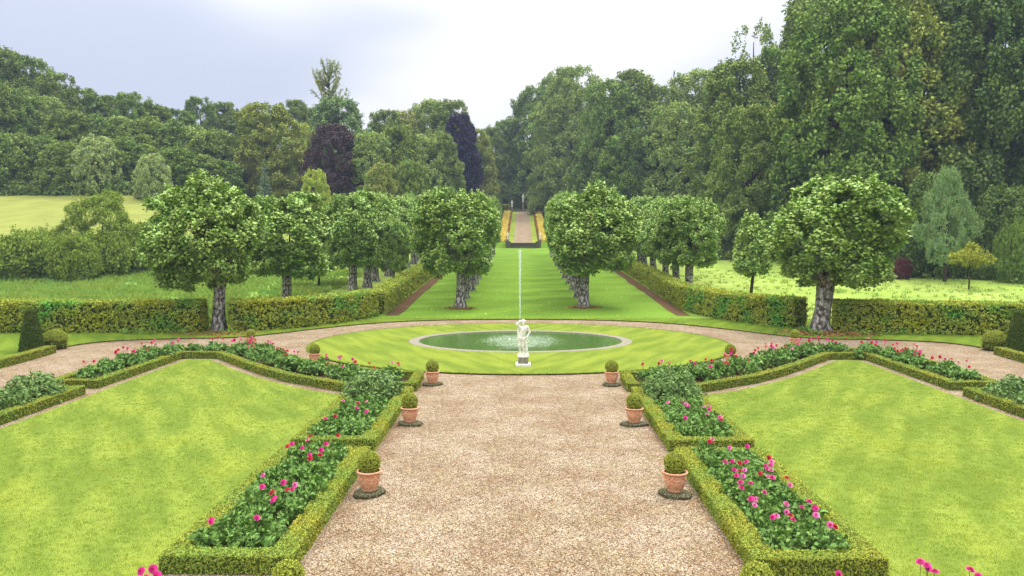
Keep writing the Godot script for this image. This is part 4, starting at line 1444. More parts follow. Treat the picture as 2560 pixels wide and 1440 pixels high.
	for k in 5200:
		var x: float
		var d: float
		if k % 3 == 0:      # below the left wood
			x = rng.randf_range(-140, -52)
			d = 167.0 + rng.randf() * 8.0 + maxf(0, (x + 75) * 0.12)
		elif k % 3 == 1:    # along the right wood
			var t := rng.randf()
			d = lerpf(100.0, 190.0, t)
			x = lerpf(60.0, 50.0, t) + rng.randf() * 7.0
		else:               # across the back
			x = rng.randf_range(-62, 60)
			d = rng.randf_range(196, 206) if absf(x) > 9.0 else rng.randf_range(297, 302)
			if absf(x) < 16.0 and d < 250.0:
				continue
		where.append(Transform3D(facing((Vector3.UP + rdir() * 0.6).normalized(), rng.randf() * TAU).scaled(Vector3.ONE * rng.randf_range(1.0, 1.9)), P(x, height(x, d) + rng.randf() * rng.randf() * 3.0, d)))
		tints.append(tint(0.25))
	tag(copies("undergrowth", spray_mesh(spray(16, 0.75, 0.5, 0.32, 0.5)), M.wood_deep, where, tints, self), "dark low undergrowth along the feet of the woods", "undergrowth", "", "stuff")
	# rough grass of the meadows
	where = []
	tints = PackedColorArray()
	for k in 26000:
		var s := -1.0 if k % 3 else 1.0
		var x := s * rng.randf_range(19.5, 66.0)
		var d := 62.5 + 55.0 * pow(rng.randf(), 1.3)
		if (d < 67 and absf(x) > 44) or (s > 0 and k % 4):
			continue
		var g := noise.get_noise_2d(x * 0.16, d * 0.16)
		if g < -0.1 and rng.randf() < 0.75:
			continue
		where.append(Transform3D(Basis(Vector3.UP, rng.randf() * TAU).scaled(Vector3.ONE * rng.randf_range(0.6, 1.4) * (1.0 if s < 0 else 0.55)), P(x, height(x, d) + 0.05, d)))
		tints.append(tint(0.2, g * 0.3))
	tag(copies("meadow_grass", spray_mesh(tuft(14, 0.34, 0.36)), M.tall_grass, where, tints, self), "rough tufted grass of the meadows behind the hedges", "grass", "", "stuff")


# ---------------------------------------------------------------- the far terrace at the end of the ride
func build_far_terrace() -> void:
	# gravel walk climbing between grass verges
	var b := Buf.new()
	for k in 22:
		var d0 := 186.0 + k * 4.0
		var d1 := d0 + 4.0
		b.flat_quad(P(-1.75, height(0, d0) + 0.09, d0), P(2.2, height(0, d0) + 0.09, d0), P(2.2, height(0, d1) + 0.09, d1), P(-1.75, height(0, d1) + 0.09, d1), Vector3.UP)
	b.c.clear()
	for p in b.v:
		b.u.append(Vector2(p.x, -p.z))
		b.u2.append(Vector2(p.x, -p.z))
	tag(part("gravel_path", b.mesh(), M.gravel, self), "far gravel walk climbing away at the end of the ride", "", "", "structure")
	b = Buf.new()
	for s in [[-3.1, -1.75], [2.2, 3.5]]:
		for k in 22:
			var d0 := 186.0 + k * 4.0
			var d1 := d0 + 4.0
			b.flat_quad(P(s[0], height(0, d0) + 0.08, d0), P(s[1], height(0, d0) + 0.08, d0), P(s[1], height(0, d1) + 0.08, d1), P(s[0], height(0, d1) + 0.08, d1), Vector3.UP)
	b.c.clear()
	for p in b.v:
		b.u.append(Vector2(p.x, -p.z))
		b.u2.append(Vector2(p.x * 0.4, -p.z * 0.3))
	tag(part("lawn_path", b.mesh(), M.ring_turf, self), "grass verges either side of the far gravel walk", "", "", "structure")
	# flower borders: russet edging and yellow flowers
	var leaf := spray_mesh(spray(12, 0.3, 0.2, 0.13, 0.4))
	for s in [-1.0, 1.0]:
		var word: String = "left" if s < 0 else "right"
		var c := 0.2
		for band in [[3.35, 3.75, 0.35, "dead_leaf", "russet_border", "russet edging plants along the %s verge of the far walk"], [3.8, 5.4, 0.8, "petal_yellow", "yellow_border", "yellow flower border on the %s of the far walk"]]:
			var where := []
			var tints := PackedColorArray()
			for k in (700 if band[3] == "dead_leaf" else 1500):
				var d := rng.randf_range(187.0, 268.0)
				var x: float = c + s * rng.randf_range(band[0], band[1])
				where.append(Transform3D(facing((Vector3.UP + rdir() * 0.5).normalized(), rng.randf() * TAU), P(x, height(0, d) + 0.1 + rng.randf() * band[2], d)))
				tints.append(tint(0.25))
			tag(copies(band[4], leaf, M[band[3]], where, tints, self), band[5] % word, "flower border", "", "stuff")
	# the terrace wall with its basin
	var w := thing("terrace_wall", "dark stone terrace wall with pale ledge at the end of the ride", "wall", P(0.25, 3.4, 184.4))
	b = Buf.new()
	b.box(V(0, -0.2, 0), V(5.2, 1.35, 0.6), 0.02)
	part("wall_face", b.mesh(), M.dark_stone, w)
	b = Buf.new()
	b.box(V(0, 1.155, 0.05), V(5.4, 0.14, 0.9), 0.02)
	part("ledge", b.mesh(), M.pale_stone, w)
	for s in [-1.0, 1.0]:
		b = Buf.new()
		b.box(V(s * 3.15, -0.2, 0.2), V(1.05, 1.6, 1.1), 0.03)
		b.box(V(s * 3.15, 1.403, 0.2), V(1.25, 0.16, 1.3), 0.03)
		part("pier", b.mesh(), M.dark_stone, w)
	b = Buf.new()
	b.box(V(0, -0.2, 1.5), V(5.0, 0.62, 0.22), 0.02)
	b.box(V(-2.4, -0.2, 0.85), V(0.22, 0.6, 1.08), 0.02)
	b.box(V(2.4, -0.2, 0.85), V(0.22, 0.6, 1.08), 0.02)
	part("basin", b.mesh(), M.dark_stone, w)
	b = Buf.new()
	b.box(V(0, 0.02, 0.85), V(4.55, 0.25, 1.05))
	b.c.clear()
	part("water", b.mesh(), M.pond_water, w)
	# stone figures on pedestals: two by the wall, two at the head of the walk, one beyond
	var fig := [Vector2(0.02, 0.0), Vector2(0.17, 0.0), Vector2(0.19, 0.15), Vector2(0.15, 0.55), Vector2(0.17, 0.85), Vector2(0.21, 1.15), Vector2(0.19, 1.32), Vector2(0.07, 1.4), Vector2(0.06, 1.45), Vector2(0.11, 1.53), Vector2(0.11, 1.62), Vector2(0.06, 1.71), Vector2(0.0, 1.73)]
	for q in [[-3.0, 185.8, 0.95, 0.85, "white stone figure on a pedestal left of the terrace wall"], [3.75, 185.8, 0.95, 0.85, "white stone figure on a pedestal right of the terrace wall"],
			[-3.1, 272.5, 1.25, 1.6, "tall stone figure left of the head of the far walk"], [3.6, 272.5, 1.25, 1.6, "tall stone figure right of the head of the far walk"], [0.35, 284.0, 1.5, 2.4, "lone stone figure before the dark hedge closing the far walk"]]:
		var t := thing("garden_statue", q[4], "statue", P(q[0], height(0, q[1]) + 0.03, q[1]), "stone figures of the far terrace")
		b = Buf.new()
		b.box(V(0, -0.1, 0), V(0.75, 0.24, 0.75), 0.02)
		b.box(V(0, 0.143, 0), V(0.58, q[3] - 0.26, 0.58), 0.02)
		b.box(V(0, q[3] - 0.114, 0), V(0.7, 0.11, 0.7), 0.02)
		part("pedestal", b.mesh(), M.pale_stone, t)
		b = Buf.new()
		b.lathe(fig, 14, Vector3.ZERO, Color.WHITE, 0.25, noise)
		b.tube([V(0.18, 1.25, 0), V(0.29, 1.0, 0.05), V(0.2, 0.8, 0.14)], [0.06, 0.05, 0.04], 8)
		b.tube([V(-0.18, 1.25, 0), V(-0.28, 1.05, 0.03), V(-0.14, 1.12, 0.18)], [0.06, 0.05, 0.04], 8)
		b.c.clear()
		part("figure", b.mesh(), M.white_stone, t, V(0, q[3] + 0.0, 0)).scale = Vector3.ONE * q[2]
	# clipped dark hedge behind the lone figure, a lower one to the left
	for q in [["dark clipped hedge closing the head of the far walk", -4.4, 5.2, 287.5, 3.2, 1.6], ["low clipped hedge left of the head of the far walk", -8.5, -3.9, 273.5, 2.3, 1.2], ["low clipped hedge right of the head of the far walk", 4.3, 9.0, 273.5, 2.3, 1.2]]:
		var at := P(q[1], height(0, q[3]), q[3])
		var t := thing("yew_hedge", q[0], "hedge", at, "clipped hedges of the far terrace")
		var lr := ribbon(PackedVector2Array([Vector2(q[1], q[3]), Vector2(q[2], q[3])]), q[5])
		part("core", solid(hedge_patches(lr[0], lr[1], land, q[4], false, at, 0.12)), M.beech_core, t)
		var pl := over_patches(hedge_patches(lr[0], lr[1], land, q[4], false, at), 22.0, 1.3, 0.06, 0.8, 0.2)
		part("leaves", leafy(beech_set, pl[0], pl[1]), M.yew_leaf if q[4] > 3.0 else M.beech_leaf, t)


# ---------------------------------------------------------------- flower beds
var plant_meshes := []
var stem_meshes := []
var blossom_mesh: ArrayMesh
var eye_mesh: ArrayMesh


func dahlia_foliage(h: float, r: float) -> Array:
	# [leaves, stems]
	var where := []
	var tints := PackedColorArray()
	var b := Buf.new()
	for k in 5:
		var a := TAU * k / 5 + rng.randf()
		var top := V(cos(a) * r * 0.6, h * rng.randf_range(0.75, 1.0), sin(a) * r * 0.6)
		b.tube([V(cos(a) * 0.04, -0.02, sin(a) * 0.04), top * 0.5 + V(0, 0.03, 0), top], [0.011, 0.009, 0.006], 5)
	b.c.clear()
	for k in 46:
		var a := rng.randf() * TAU
		var t := pow(rng.randf(), 0.7)
		var rr := r * sqrt(rng.randf()) * (1.05 - 0.35 * t)
		where.append(Transform3D(facing((V(cos(a) * 0.7, 1.0, sin(a) * 0.7) + rdir() * 0.35).normalized(), rng.randf() * TAU).scaled(Vector3.ONE * rng.randf_range(0.8, 1.25)), V(cos(a) * rr, h * (0.12 + 0.85 * t) * (1.0 - 0.25 * rr / r), sin(a) * rr)))
		tints.append(tint(0.22))
	return [leafy(sprays(5, 5, 0.075, 0.125, 0.07, 1.0), where, tints), b.mesh()]


func blossom() -> ArrayMesh:
	# a dahlia head facing up: three rings of petals
	var v := PackedVector3Array()
	var n := PackedVector3Array()
	for ring in [[14, 0.066, 0.0, 0.018], [11, 0.050, 0.012, 0.028], [8, 0.033, 0.022, 0.03]]:
		for k in ring[0]:
			var a: float = TAU * (k + 0.3 * ring[2] * 40.0) / ring[0]
			var d := V(cos(a), 0, sin(a))
			var s: Vector3 = V(-sin(a), 0, cos(a)) * ring[1] * 0.27
			var base: Vector3 = d * 0.008 + V(0, ring[2], 0)
			var mid: Vector3 = d * ring[1] * 0.6 + V(0, ring[2] + ring[3] * 0.55, 0)
			var tip: Vector3 = d * ring[1] + V(0, ring[2] + ring[3] * 0.5, 0)
			var f := (tip - base).cross(mid + s - base).normalized()
			v.append_array(PackedVector3Array([base, mid + s, tip, mid - s]))
			n.append_array(PackedVector3Array([f, f, f, f]))
	return leafy([[v, n]], [Transform3D()], PackedColorArray([Color.WHITE]))


func plant(label: String, group: String, at: Vector3, scale: float, tall := 1.0) -> Node3D:
	var t := thing("dahlia_plant", label, "plant", at, group, rng.randf() * TAU)
	var k := rng.randi() % plant_meshes.size()
	var sc := V(scale, scale * tall, scale)
	part("foliage", plant_meshes[k], M.dahlia_leaf, t).scale = sc
	part("stems", stem_meshes[k], M.stem, t).scale = sc
	return t


func flower(t: Node3D, where: Vector3, hue: String, scale := 1.0) -> void:
	# a blossom on its own stalk; where is in the garden's axes
	var p := t.transform.affine_inverse() * where
	var o := part("blossom", blossom_mesh, M[hue], t, p)
	var lean := (rdir() * 0.45 + Vector3(0, 0.75, 0) + t.basis.inverse() * Vector3(0, 0, 0.5)).normalized()
	o.basis = facing(lean, rng.randf() * TAU).scaled(Vector3.ONE * scale * rng.randf_range(0.85, 1.15))
	part("flower_eye", eye_mesh, M.flower_eye, o)
	var b := Buf.new()
	b.tube([V(p.x * 0.35, 0.2, p.z * 0.35), V(p.x * 0.8, p.y * 0.75, p.z * 0.8), p - lean * 0.01], [0.008, 0.006, 0.005], 4, false)
	b.c.clear()
	part("stalk", b.mesh(), M.stem, t)


func hue() -> String:
	var k := rng.randf()
	return "petal_magenta" if k < 0.55 else "petal_pink" if k < 0.75 else "petal_red"


func build_beds() -> void:
	for k in 5:
		var f := dahlia_foliage(rng.randf_range(0.5, 0.6), rng.randf_range(0.3, 0.36))
		plant_meshes.append(f[0])
		stem_meshes.append(f[1])
	blossom_mesh = blossom()
	var eb := Buf.new()
	eb.lathe([Vector2(0.0, 0.018), Vector2(0.014, 0.022), Vector2(0.017, 0.034), Vector2(0.011, 0.045), Vector2(0.0, 0.048)], 8)
	eb.c.clear()
	eye_mesh = eb.mesh()
	for s in [-1.0, 1.0]:
		var word: String = "left" if s < 0 else "right"
		var near := []
		for r in 13:
			for q in 3:
				var x: float = s * (5.12 + 0.55 * q + rng.randf_range(-0.09, 0.09))
				var d := 17.15 + 0.6 * r + rng.randf_range(-0.12, 0.12)
				near.append(plant("%s leafy dahlia from the front, %s row of the nearest bed %s of the walk" % [ORD[r], ["gravel-side", "middle", "lawn-side"][q], word], "dahlias of the nearest %s bed" % word, P(x, 0.05, d), rng.randf_range(0.92, 1.15)))
		var far := []
		for r in 9:
			for q in 3:
				var x: float = s * (5.12 + 0.55 * q + rng.randf_range(-0.09, 0.09))
				var d := 26.75 + 0.62 * r + rng.randf_range(-0.12, 0.12)
				far.append(plant("%s leafy dahlia from the front, %s row of the peony bed %s of the walk" % [ORD[r], ["gravel-side", "middle", "lawn-side"][q], word], "dahlias of the second %s bed" % word, P(x, 0.05, d), rng.randf_range(0.92, 1.15)))
		for k in range(0, FLOWERS.size(), 2):
			var x: float = FLOWERS[k]
			var d: float = FLOWERS[k + 1]
			if signf(x) != s:
				continue
			var best: Node3D = null
			for t in (near if d < 25.3 else far):
				if best == null or Vector2(t.position.x - x, t.position.z + d).length() < Vector2(best.position.x - x, best.position.z + d).length():
					best = t
			flower(best, P(x, 0.68 + rng.randf_range(-0.04, 0.04), d), hue(), 1.12)
		# the long bed by the pond
		var c := [Vector2(5.4, 37.6), Vector2(7.0, 37.9), Vector2(9.0, 39.4), Vector2(11.0, 41.7), Vector2(12.8, 43.9), Vector2(14.3, 45.8), Vector2(15.6, 46.55), Vector2(17.6, 46.5), Vector2(18.7, 45.0), Vector2(19.0, 42.5), Vector2(19.0, 40.0), Vector2(19.0, 37.5)]
		var line := arc_points(c, 12)
		for k in 74:
			var f := (k + rng.randf_range(-0.3, 0.3)) / 74.0 * (line.size() - 1)
			var p := line[clampi(int(f), 0, line.size() - 1)]
			var off := Vector2(rng.randf_range(-0.75, 0.75), rng.randf_range(-0.75, 0.75)) * (1.0 if k > 4 and k < 70 else 0.4)
			p += off
			var t := plant("leafy dahlia in the angled bed %s of the pond" % word, "dahlias of the angled %s bed" % word, P(p.x * s, 0.05, p.y), rng.randf_range(1.05, 1.4))
			for j in (0 if rng.randf() < 0.45 else 1 + rng.randi() % 2):
				flower(t, t.position + V(rng.randf_range(-0.25, 0.25), rng.randf_range(0.72, 0.98), rng.randf_range(-0.25, 0.25)), "petal_red" if rng.randf() < 0.55 else hue(), 1.25)
		# dahlias of the bed right below the window, heads just in view
		for q in ([[-6.3, 14.2, "outer one"], [-6.15, 14.3, "inner one"]] if s < 0 else [[6.79, 14.75, "taller of the close pair"], [6.83, 14.6, "lower of the close pair"], [7.45, 14.4, "nearest the picture corner"], [5.2, 14.2, "nearest the gravel"]]):
			var t := plant("tall dahlia cut by the bottom edge below the %s lawn, %s" % [word, q[2]], "dahlias below the window", P(q[0], 0.05, q[1]), 1.05)
			flower(t, P(q[0], 0.92, q[1]), "petal_magenta", 1.2)
			flower(t, P(q[0] + 0.1, 0.84, q[1] - 0.08), "petal_magenta", 1.1)
		# peony bush at the far end of the second bed, and shrubs of the side bed
		shrub("peony_bush", "rounded dark leafy peony bush in the second bed %s of the gravel walk" % word, P(s * 5.75, 0.05, 33.6), 1.25, 1.2)
		shrub("leafy_shrub", "leafy shrub at the far end of the side bed, %s edge of the picture" % word, P(s * 18.95, 0.05, 33.6), 1.2, 1.0)
		shrub("leafy_shrub", "second leafy shrub in the side bed, %s edge of the picture" % word, P(s * 18.95, 0.05, 31.5), 1.15, 0.8)


func shrub(called: String, label: String, at: Vector3, r: float, h: float) -> void:
	var t := thing(called, label, "shrub", at, "leafy shrubs in the beds", rng.randf() * TAU)
	var where := []
	var tints := PackedColorArray()
	for k in 620:
		var dir := rdir()
		dir.y = absf(dir.y)
		var p := V(dir.x * r, dir.y * h, dir.z * r) * (0.55 + 0.45 * pow(rng.randf(), 0.5)) * (1.0 + 0.25 * noise.get_noise_3d(dir.x * 2.0 + at.x, dir.y * 2.0, dir.z * 2.0))
		where.append(Transform3D(facing((dir + Vector3.UP * 0.5 + rdir() * 0.4).normalized(), rng.randf() * TAU).scaled(Vector3.ONE * rng.randf_range(0.8, 1.25)), p))
		tints.append(tint(0.2))
	part("foliage", leafy(sprays(5, 6, 0.1, 0.17, 0.06, 0.8), where, tints), M.peony_leaf, t)
	var b := Buf.new()
	for k in 7:
		var a := TAU * k / 7
		b.tube([V(cos(a) * 0.1, -0.03, sin(a) * 0.1), V(cos(a) * r * 0.5, h * 0.6, sin(a) * r * 0.5)], [0.018, 0.008], 5)
	b.c.clear()
	part("stems", b.mesh(), M.stem, t)


# ---------------------------------------------------------------- pots
func build_pots() -> void:
	# one planter: body, rim, swags with rosettes, soil
	var b := Buf.new()
	b.lathe([Vector2(0.0, 0.0), Vector2(0.175, 0.0), Vector2(0.19, 0.012), Vector2(0.192, 0.04), Vector2(0.186, 0.055), Vector2(0.21, 0.1), Vector2(0.243, 0.18), Vector2(0.262, 0.27), Vector2(0.268, 0.35), Vector2(0.268, 0.43), Vector2(0.272, 0.445)], 36)
	b.c.clear()
	var body := b.mesh()
	b = Buf.new()
	b.lathe([Vector2(0.268, 0.44), Vector2(0.302, 0.447), Vector2(0.318, 0.465), Vector2(0.318, 0.485), Vector2(0.302, 0.502), Vector2(0.275, 0.505), Vector2(0.262, 0.492), Vector2(0.256, 0.42)], 36)
	b.c.clear()
	var rim := b.mesh()
	var swags := []
	for k in 5:
		b = Buf.new()
		var path := []
		var rad := []
		for j in 9:
			var a := TAU * (k + j / 8.0) / 5
			var y := 0.395 - 0.10 * sin(PI * j / 8.0)
			var rr := lerpf(0.263, 0.275, (y - 0.25) / 0.2)
			path.append(V(cos(a) * rr, y, sin(a) * rr))
			rad.append(0.013)
		b.tube(path, rad, 6)
		b.c.clear()
		swags.append(b.mesh())
	b = Buf.new()
	b.lathe([Vector2(0.0, -0.02), Vector2(0.036, -0.018), Vector2(0.03, 0.0), Vector2(0.012, 0.012), Vector2(0.0, 0.016)], 10)
	b.c.clear()
	var knob := b.mesh()
	b = Buf.new()
	b.lathe([Vector2(0.262, 0.455), Vector2(0.15, 0.47), Vector2(0.0, 0.475)], 24)
	b.c.clear()
	var soil := b.mesh()
	# ball of clipped box: a core and leaves
	b = Buf.new()
	var prof := []
	for k in 13:
		var a := PI * k / 12.0
		prof.append(Vector2(sin(a) * 0.235, 0.235 - cos(a) * 0.235))
	b.lathe(prof, 20, Vector3.ZERO, Color.WHITE, 0.08, noise)
	b.c.clear()
	var core := b.mesh()
	var clip := sprays(5, 7, 0.034, 0.042, 0.026, 0.3)
	var ball := []
	for v in 3:
		var where := []
		var tints := PackedColorArray()
		for k in 900:
			var dir := rdir()
			var r := 0.245 * (1.0 + 0.10 * noise.get_noise_3d(dir.x * 2.5 + v * 9.0, dir.y * 2.5, dir.z * 2.5)) + rng.randf_range(-0.012, 0.02)
			where.append(Transform3D(facing((dir + rdir() * 0.7).normalized(), rng.randf() * TAU), V(0, 0.235, 0) + dir * r))
			tints.append(tint(0.26, 0.08))
		ball.append(leafy(clip, where, tints))
	var slab := []
	for v in 3:
		b = Buf.new()
		b.lathe([Vector2(0.0, -0.05), Vector2(0.43, -0.05), Vector2(0.47, 0.01), Vector2(0.465, 0.07), Vector2(0.43, 0.095), Vector2(0.0, 0.1)], 22, V(v * 3.1, 0, 0), Color.WHITE, 0.28, noise)
		for k in b.v.size():
			b.v[k] -= V(v * 3.1, 0, 0)
		b.c.clear()
		slab.append(b.mesh())
	var rows := [
		[3.88, 14.25, "nearest the camera, cut by the bottom edge"], [3.82, 21.65, "beside the nearest bed"], [3.83, 29.7, "beside the second bed"], [3.86, 37.6, "nearest the round lawn"],
		[10.45, 43.95, "on the gravel ring beside the round lawn"], [15.75, 50.7, "furthest off, near the corner lime"]]
	for s in [-1.0, 1.0]:
		var word: String = "left" if s < 0 else "right"
		for k in rows.size():
			var q: Array = rows[k]
			var at := P(q[0] * s, 0.0, q[1])
			var kk: int = k + (3 if s > 0 else 0)
			var low := 0.0
			if k < 4:
				var sl := thing("stone_slab", "mossy stone slab under the %s-hand pot %s" % [word, q[2]], "slab", at, "mossy slabs under the pots", kk * 1.3)
				part("slab_body", slab[kk % 3], M.mossy_stone, sl).scale = V(1.0, 1.0, 0.8)
				low = 0.098
			var t := thing("terracotta_pot", "terracotta pot with swags, %s-hand row, %s" % [word, q[2]], "pot", at + V(0, low, 0), "terracotta pots along the gravel", kk * 0.7)
			part("pot_body", body, M.terracotta, t)
			part("rim", rim, M.terracotta, t)
			part("soil", soil, M.soil, t)
			for j in 5:
				var sw := part("swag", swags[j], M.terracotta, t)
				var a := TAU * j / 5
				var o := part("rosette", knob, M.terracotta, sw, V(cos(a) * 0.276, 0.4, sin(a) * 0.276))
				o.basis = facing(V(cos(a), 0, sin(a)), 0.0)
			var p := thing("box_ball", "clipped box ball in the %s-hand pot %s" % [word, q[2]], "topiary", at + V(0, low + 0.455, 0), "box balls in the pots", kk * 1.9)
			part("core", core, M.box_core, p).scale = V(1, 1.06, 1)
			part("leaves", ball[kk % 3], M.box_leaf, p).scale = V(1, 1.06, 1)


# ---------------------------------------------------------------- the statue on the lawn
func nets(bones: Array, lo: Vector3, hi: Vector3, cell: float, blend: float) -> ArrayMesh:
	# tapered capsules joined by a smooth minimum, meshed as surface nets
	var nx := int((hi.x - lo.x) / cell) + 2
	var ny := int((hi.y - lo.y) / cell) + 2
	var nzc := int((hi.z - lo.z) / cell) + 2
	var f := PackedFloat32Array()
	f.resize(nx * ny * nzc)
	f.fill(1.0)
	for q in bones:
		var a: Vector3 = q[0]
		var b: Vector3 = q[1]
		var ra: float = q[2]
		var rb: float = q[3]
		var flat: Vector3 = q[4] if q.size() > 4 else Vector3.ONE
		var m := maxf(ra, rb) * maxf(flat.x, maxf(flat.y, flat.z)) + blend + cell * 2.0
		var p0 := ((Vector3(minf(a.x, b.x), minf(a.y, b.y), minf(a.z, b.z)) - Vector3.ONE * m - lo) / cell).floor().clamp(Vector3.ZERO, Vector3(nx - 1, ny - 1, nzc - 1))
		var p1 := ((Vector3(maxf(a.x, b.x), maxf(a.y, b.y), maxf(a.z, b.z)) + Vector3.ONE * m - lo) / cell).ceil().clamp(Vector3.ZERO, Vector3(nx - 1, ny - 1, nzc - 1))
		var ab := b - a
		var l2 := maxf(ab.length_squared(), 1e-6)
		for z in range(int(p0.z), int(p1.z) + 1):
			for y in range(int(p0.y), int(p1.y) + 1):
				for x in range(int(p0.x), int(p1.x) + 1):
					var p := lo + Vector3(x, y, z) * cell
					var t := clampf((p - a).dot(ab) / l2, 0.0, 1.0)
					var dv := (p - a - ab * t) / flat
					var d := dv.length() - lerpf(ra, rb, t)
					var k := (z * ny + y) * nx + x
					var o := f[k]
					var h := maxf(blend - absf(o - d), 0.0) / blend
					f[k] = minf(o, d) - h * h * blend * 0.25
	var at := {}
	var bf := Buf.new()
	var off := [0, 1, nx, nx + 1, nx * ny, nx * ny + 1, nx * ny + nx, nx * ny + nx + 1]
	for z in nzc - 1:
		for y in ny - 1:
			for x in nx - 1:
				var k := (z * ny + y) * nx + x
				var cnt := 0
				var acc := Vector3.ZERO
				var neg := 0
				for e in 8:
					if f[k + off[e]] < 0.0:
						neg += 1
				if neg == 0 or neg == 8:
					continue
				for e in [[0, 1], [2, 3], [4, 5], [6, 7], [0, 2], [1, 3], [4, 6], [5, 7], [0, 4], [1, 5], [2, 6], [3, 7]]:
					var u := f[k + off[e[0]]]
					var v := f[k + off[e[1]]]
					if (u < 0.0) != (v < 0.0):
						var t := u / (u - v)
						var c0 := Vector3(e[0] & 1, (e[0] >> 1) & 1, e[0] >> 2)
						var c1 := Vector3(e[1] & 1, (e[1] >> 1) & 1, e[1] >> 2)
						acc += c0.lerp(c1, t)
						cnt += 1
				at[k] = bf.v.size()
				bf.v.append(lo + (Vector3(x, y, z) + acc / cnt) * cell)
				bf.n.append(Vector3(f[k + 1] - f[k], f[k + nx] - f[k], f[k + nx * ny] - f[k]).normalized())
	for z in range(1, nzc - 1):
		for y in range(1, ny - 1):
			for x in range(1, nx - 1):
				var k := (z * ny + y) * nx + x
				for q in [[1, nx, nx * ny], [nx, nx * ny, 1], [nx * ny, 1, nx]]:
					if (f[k] < 0.0) == (f[k + q[0]] < 0.0):
						continue
					var i0: int = at[k - q[1] - q[2]]
					var i1: int = at[k - q[2]]
					var i2: int = at[k]
					var i3: int = at[k - q[1]]
					if f[k] < 0.0:
						bf.i.append_array(PackedInt32Array([i0, i2, i1, i0, i3, i2]))
					else:
						bf.i.append_array(PackedInt32Array([i0, i1, i2, i0, i2, i3]))
	return bf.mesh()


func build_statue() -> void:
	var t := thing("stone_statue", "white stone statue of a draped man, one arm raised, on the round lawn", "statue", P(0.06, 0.07, 42.85))
	var b := Buf.new()
	b.box(V(0, -0.05, 0), V(0.74, 0.16, 0.74), 0.02)
	part("base_slab", b.mesh(), M.white_stone, t)
	b = Buf.new()
	b.box(V(0, 0.112, 0), V(0.5, 0.31, 0.5), 0.015)
	part("plinth", b.mesh(), M.pale_stone, t)
	var y := 0.55
	# figure, stump and rock as one carved piece; +z faces the camera
	var J := func(x: float, h: float, z: float) -> Vector3: return V(x, h + y, z)
	var bones := [
		[V(-0.16, 0.44, 0.02), V(0.16, 0.44, 0.0), 0.13, 0.13, V(1, 0.75, 1.35)], [V(-0.2, 0.5, 0.05), V(0.2, 0.49, 0.05), 0.09, 0.09],
		[J.call(-0.07, 0.80, 0.0), J.call(-0.04, 0.98, 0.01), 0.150, 0.135, V(1.05, 1, 0.78)], [J.call(-0.04, 0.98, 0.01), J.call(0.02, 1.22, 0.01), 0.135, 0.165, V(1.05, 1, 0.75)],
		[J.call(-0.12, 1.31, 0.0), J.call(0.17, 1.33, 0.0), 0.085, 0.085], [J.call(0.02, 1.33, 0.0), J.call(0.0, 1.45, 0.02), 0.058, 0.055],
		[J.call(-0.01, 1.52, 0.03), J.call(0.0, 1.60, 0.01), 0.078, 0.098], [J.call(-0.005, 1.535, 0.105), J.call(-0.005, 1.555, 0.10), 0.018, 0.016],
		[J.call(-0.08, 1.62, -0.02), J.call(0.08, 1.62, -0.02), 0.055, 0.055], [J.call(0.0, 1.67, -0.02), J.call(0.0, 1.66, 0.04), 0.06, 0.055], [J.call(-0.03, 1.47, 0.08), J.call(0.03, 1.47, 0.08), 0.035, 0.03],
		[J.call(-0.16, 1.32, 0.0), J.call(-0.31, 1.47, 0.04), 0.068, 0.056], [J.call(-0.31, 1.47, 0.04), J.call(-0.17, 1.61, 0.06), 0.055, 0.042], [J.call(-0.17, 1.61, 0.06), J.call(-0.10, 1.63, 0.06), 0.04, 0.035],
		[J.call(0.21, 1.31, 0.0), J.call(0.31, 1.07, -0.03), 0.068, 0.056], [J.call(0.31, 1.07, -0.03), J.call(0.19, 0.86, 0.08), 0.053, 0.04], [J.call(0.19, 0.86, 0.08), J.call(0.13, 0.82, 0.11), 0.042, 0.036],
		[J.call(-0.23, 1.36, -0.03), J.call(-0.24, 1.05, -0.04), 0.045, 0.05], [J.call(-0.24, 1.05, -0.04), J.call(-0.22, 0.72, -0.03), 0.05, 0.055],
		[J.call(-0.2, 0.83, 0.08), J.call(0.06, 0.74, 0.1), 0.045, 0.04], [J.call(-0.19, 0.74, 0.08), J.call(0.02, 0.68, 0.1), 0.04, 0.035], [J.call(0.06, 0.80, 0.06), J.call(0.11, 0.48, 0.02), 0.05, 0.04],
		[J.call(-0.15, 0.76, 0.0), J.call(-0.17, 0.42, 0.05), 0.098, 0.068], [J.call(-0.17, 0.42, 0.05), J.call(-0.14, 0.08, -0.02), 0.066, 0.04], [J.call(-0.17, 0.3, -0.01), J.call(-0.16, 0.22, -0.02), 0.062, 0.05], [J.call(-0.14, 0.05, -0.02), J.call(-0.17, 0.03, 0.15), 0.042, 0.032],
		[J.call(0.0, 0.76, 0.0), J.call(-0.01, 0.43, 0.04), 0.10, 0.068], [J.call(-0.01, 0.43, 0.04), J.call(0.03, 0.08, 0.0), 0.066, 0.04], [J.call(0.0, 0.3, -0.01), J.call(0.01, 0.22, -0.02), 0.06, 0.05], [J.call(0.03, 0.05, 0.0), J.call(0.04, 0.03, 0.17), 0.042, 0.032],
		[J.call(0.17, -0.05, -0.08), J.call(0.13, 0.36, -0.09), 0.10, 0.08], [J.call(0.13, 0.36, -0.09), J.call(0.10, 0.62, -0.08), 0.08, 0.06], [J.call(0.16, 0.15, -0.06), J.call(0.21, 0.24, 0.0), 0.05, 0.03]]
	part("figure", nets(bones, V(-0.52, 0.28, -0.36), V(0.52, 2.36, 0.36), 0.0145, 0.035), M.white_stone, t)


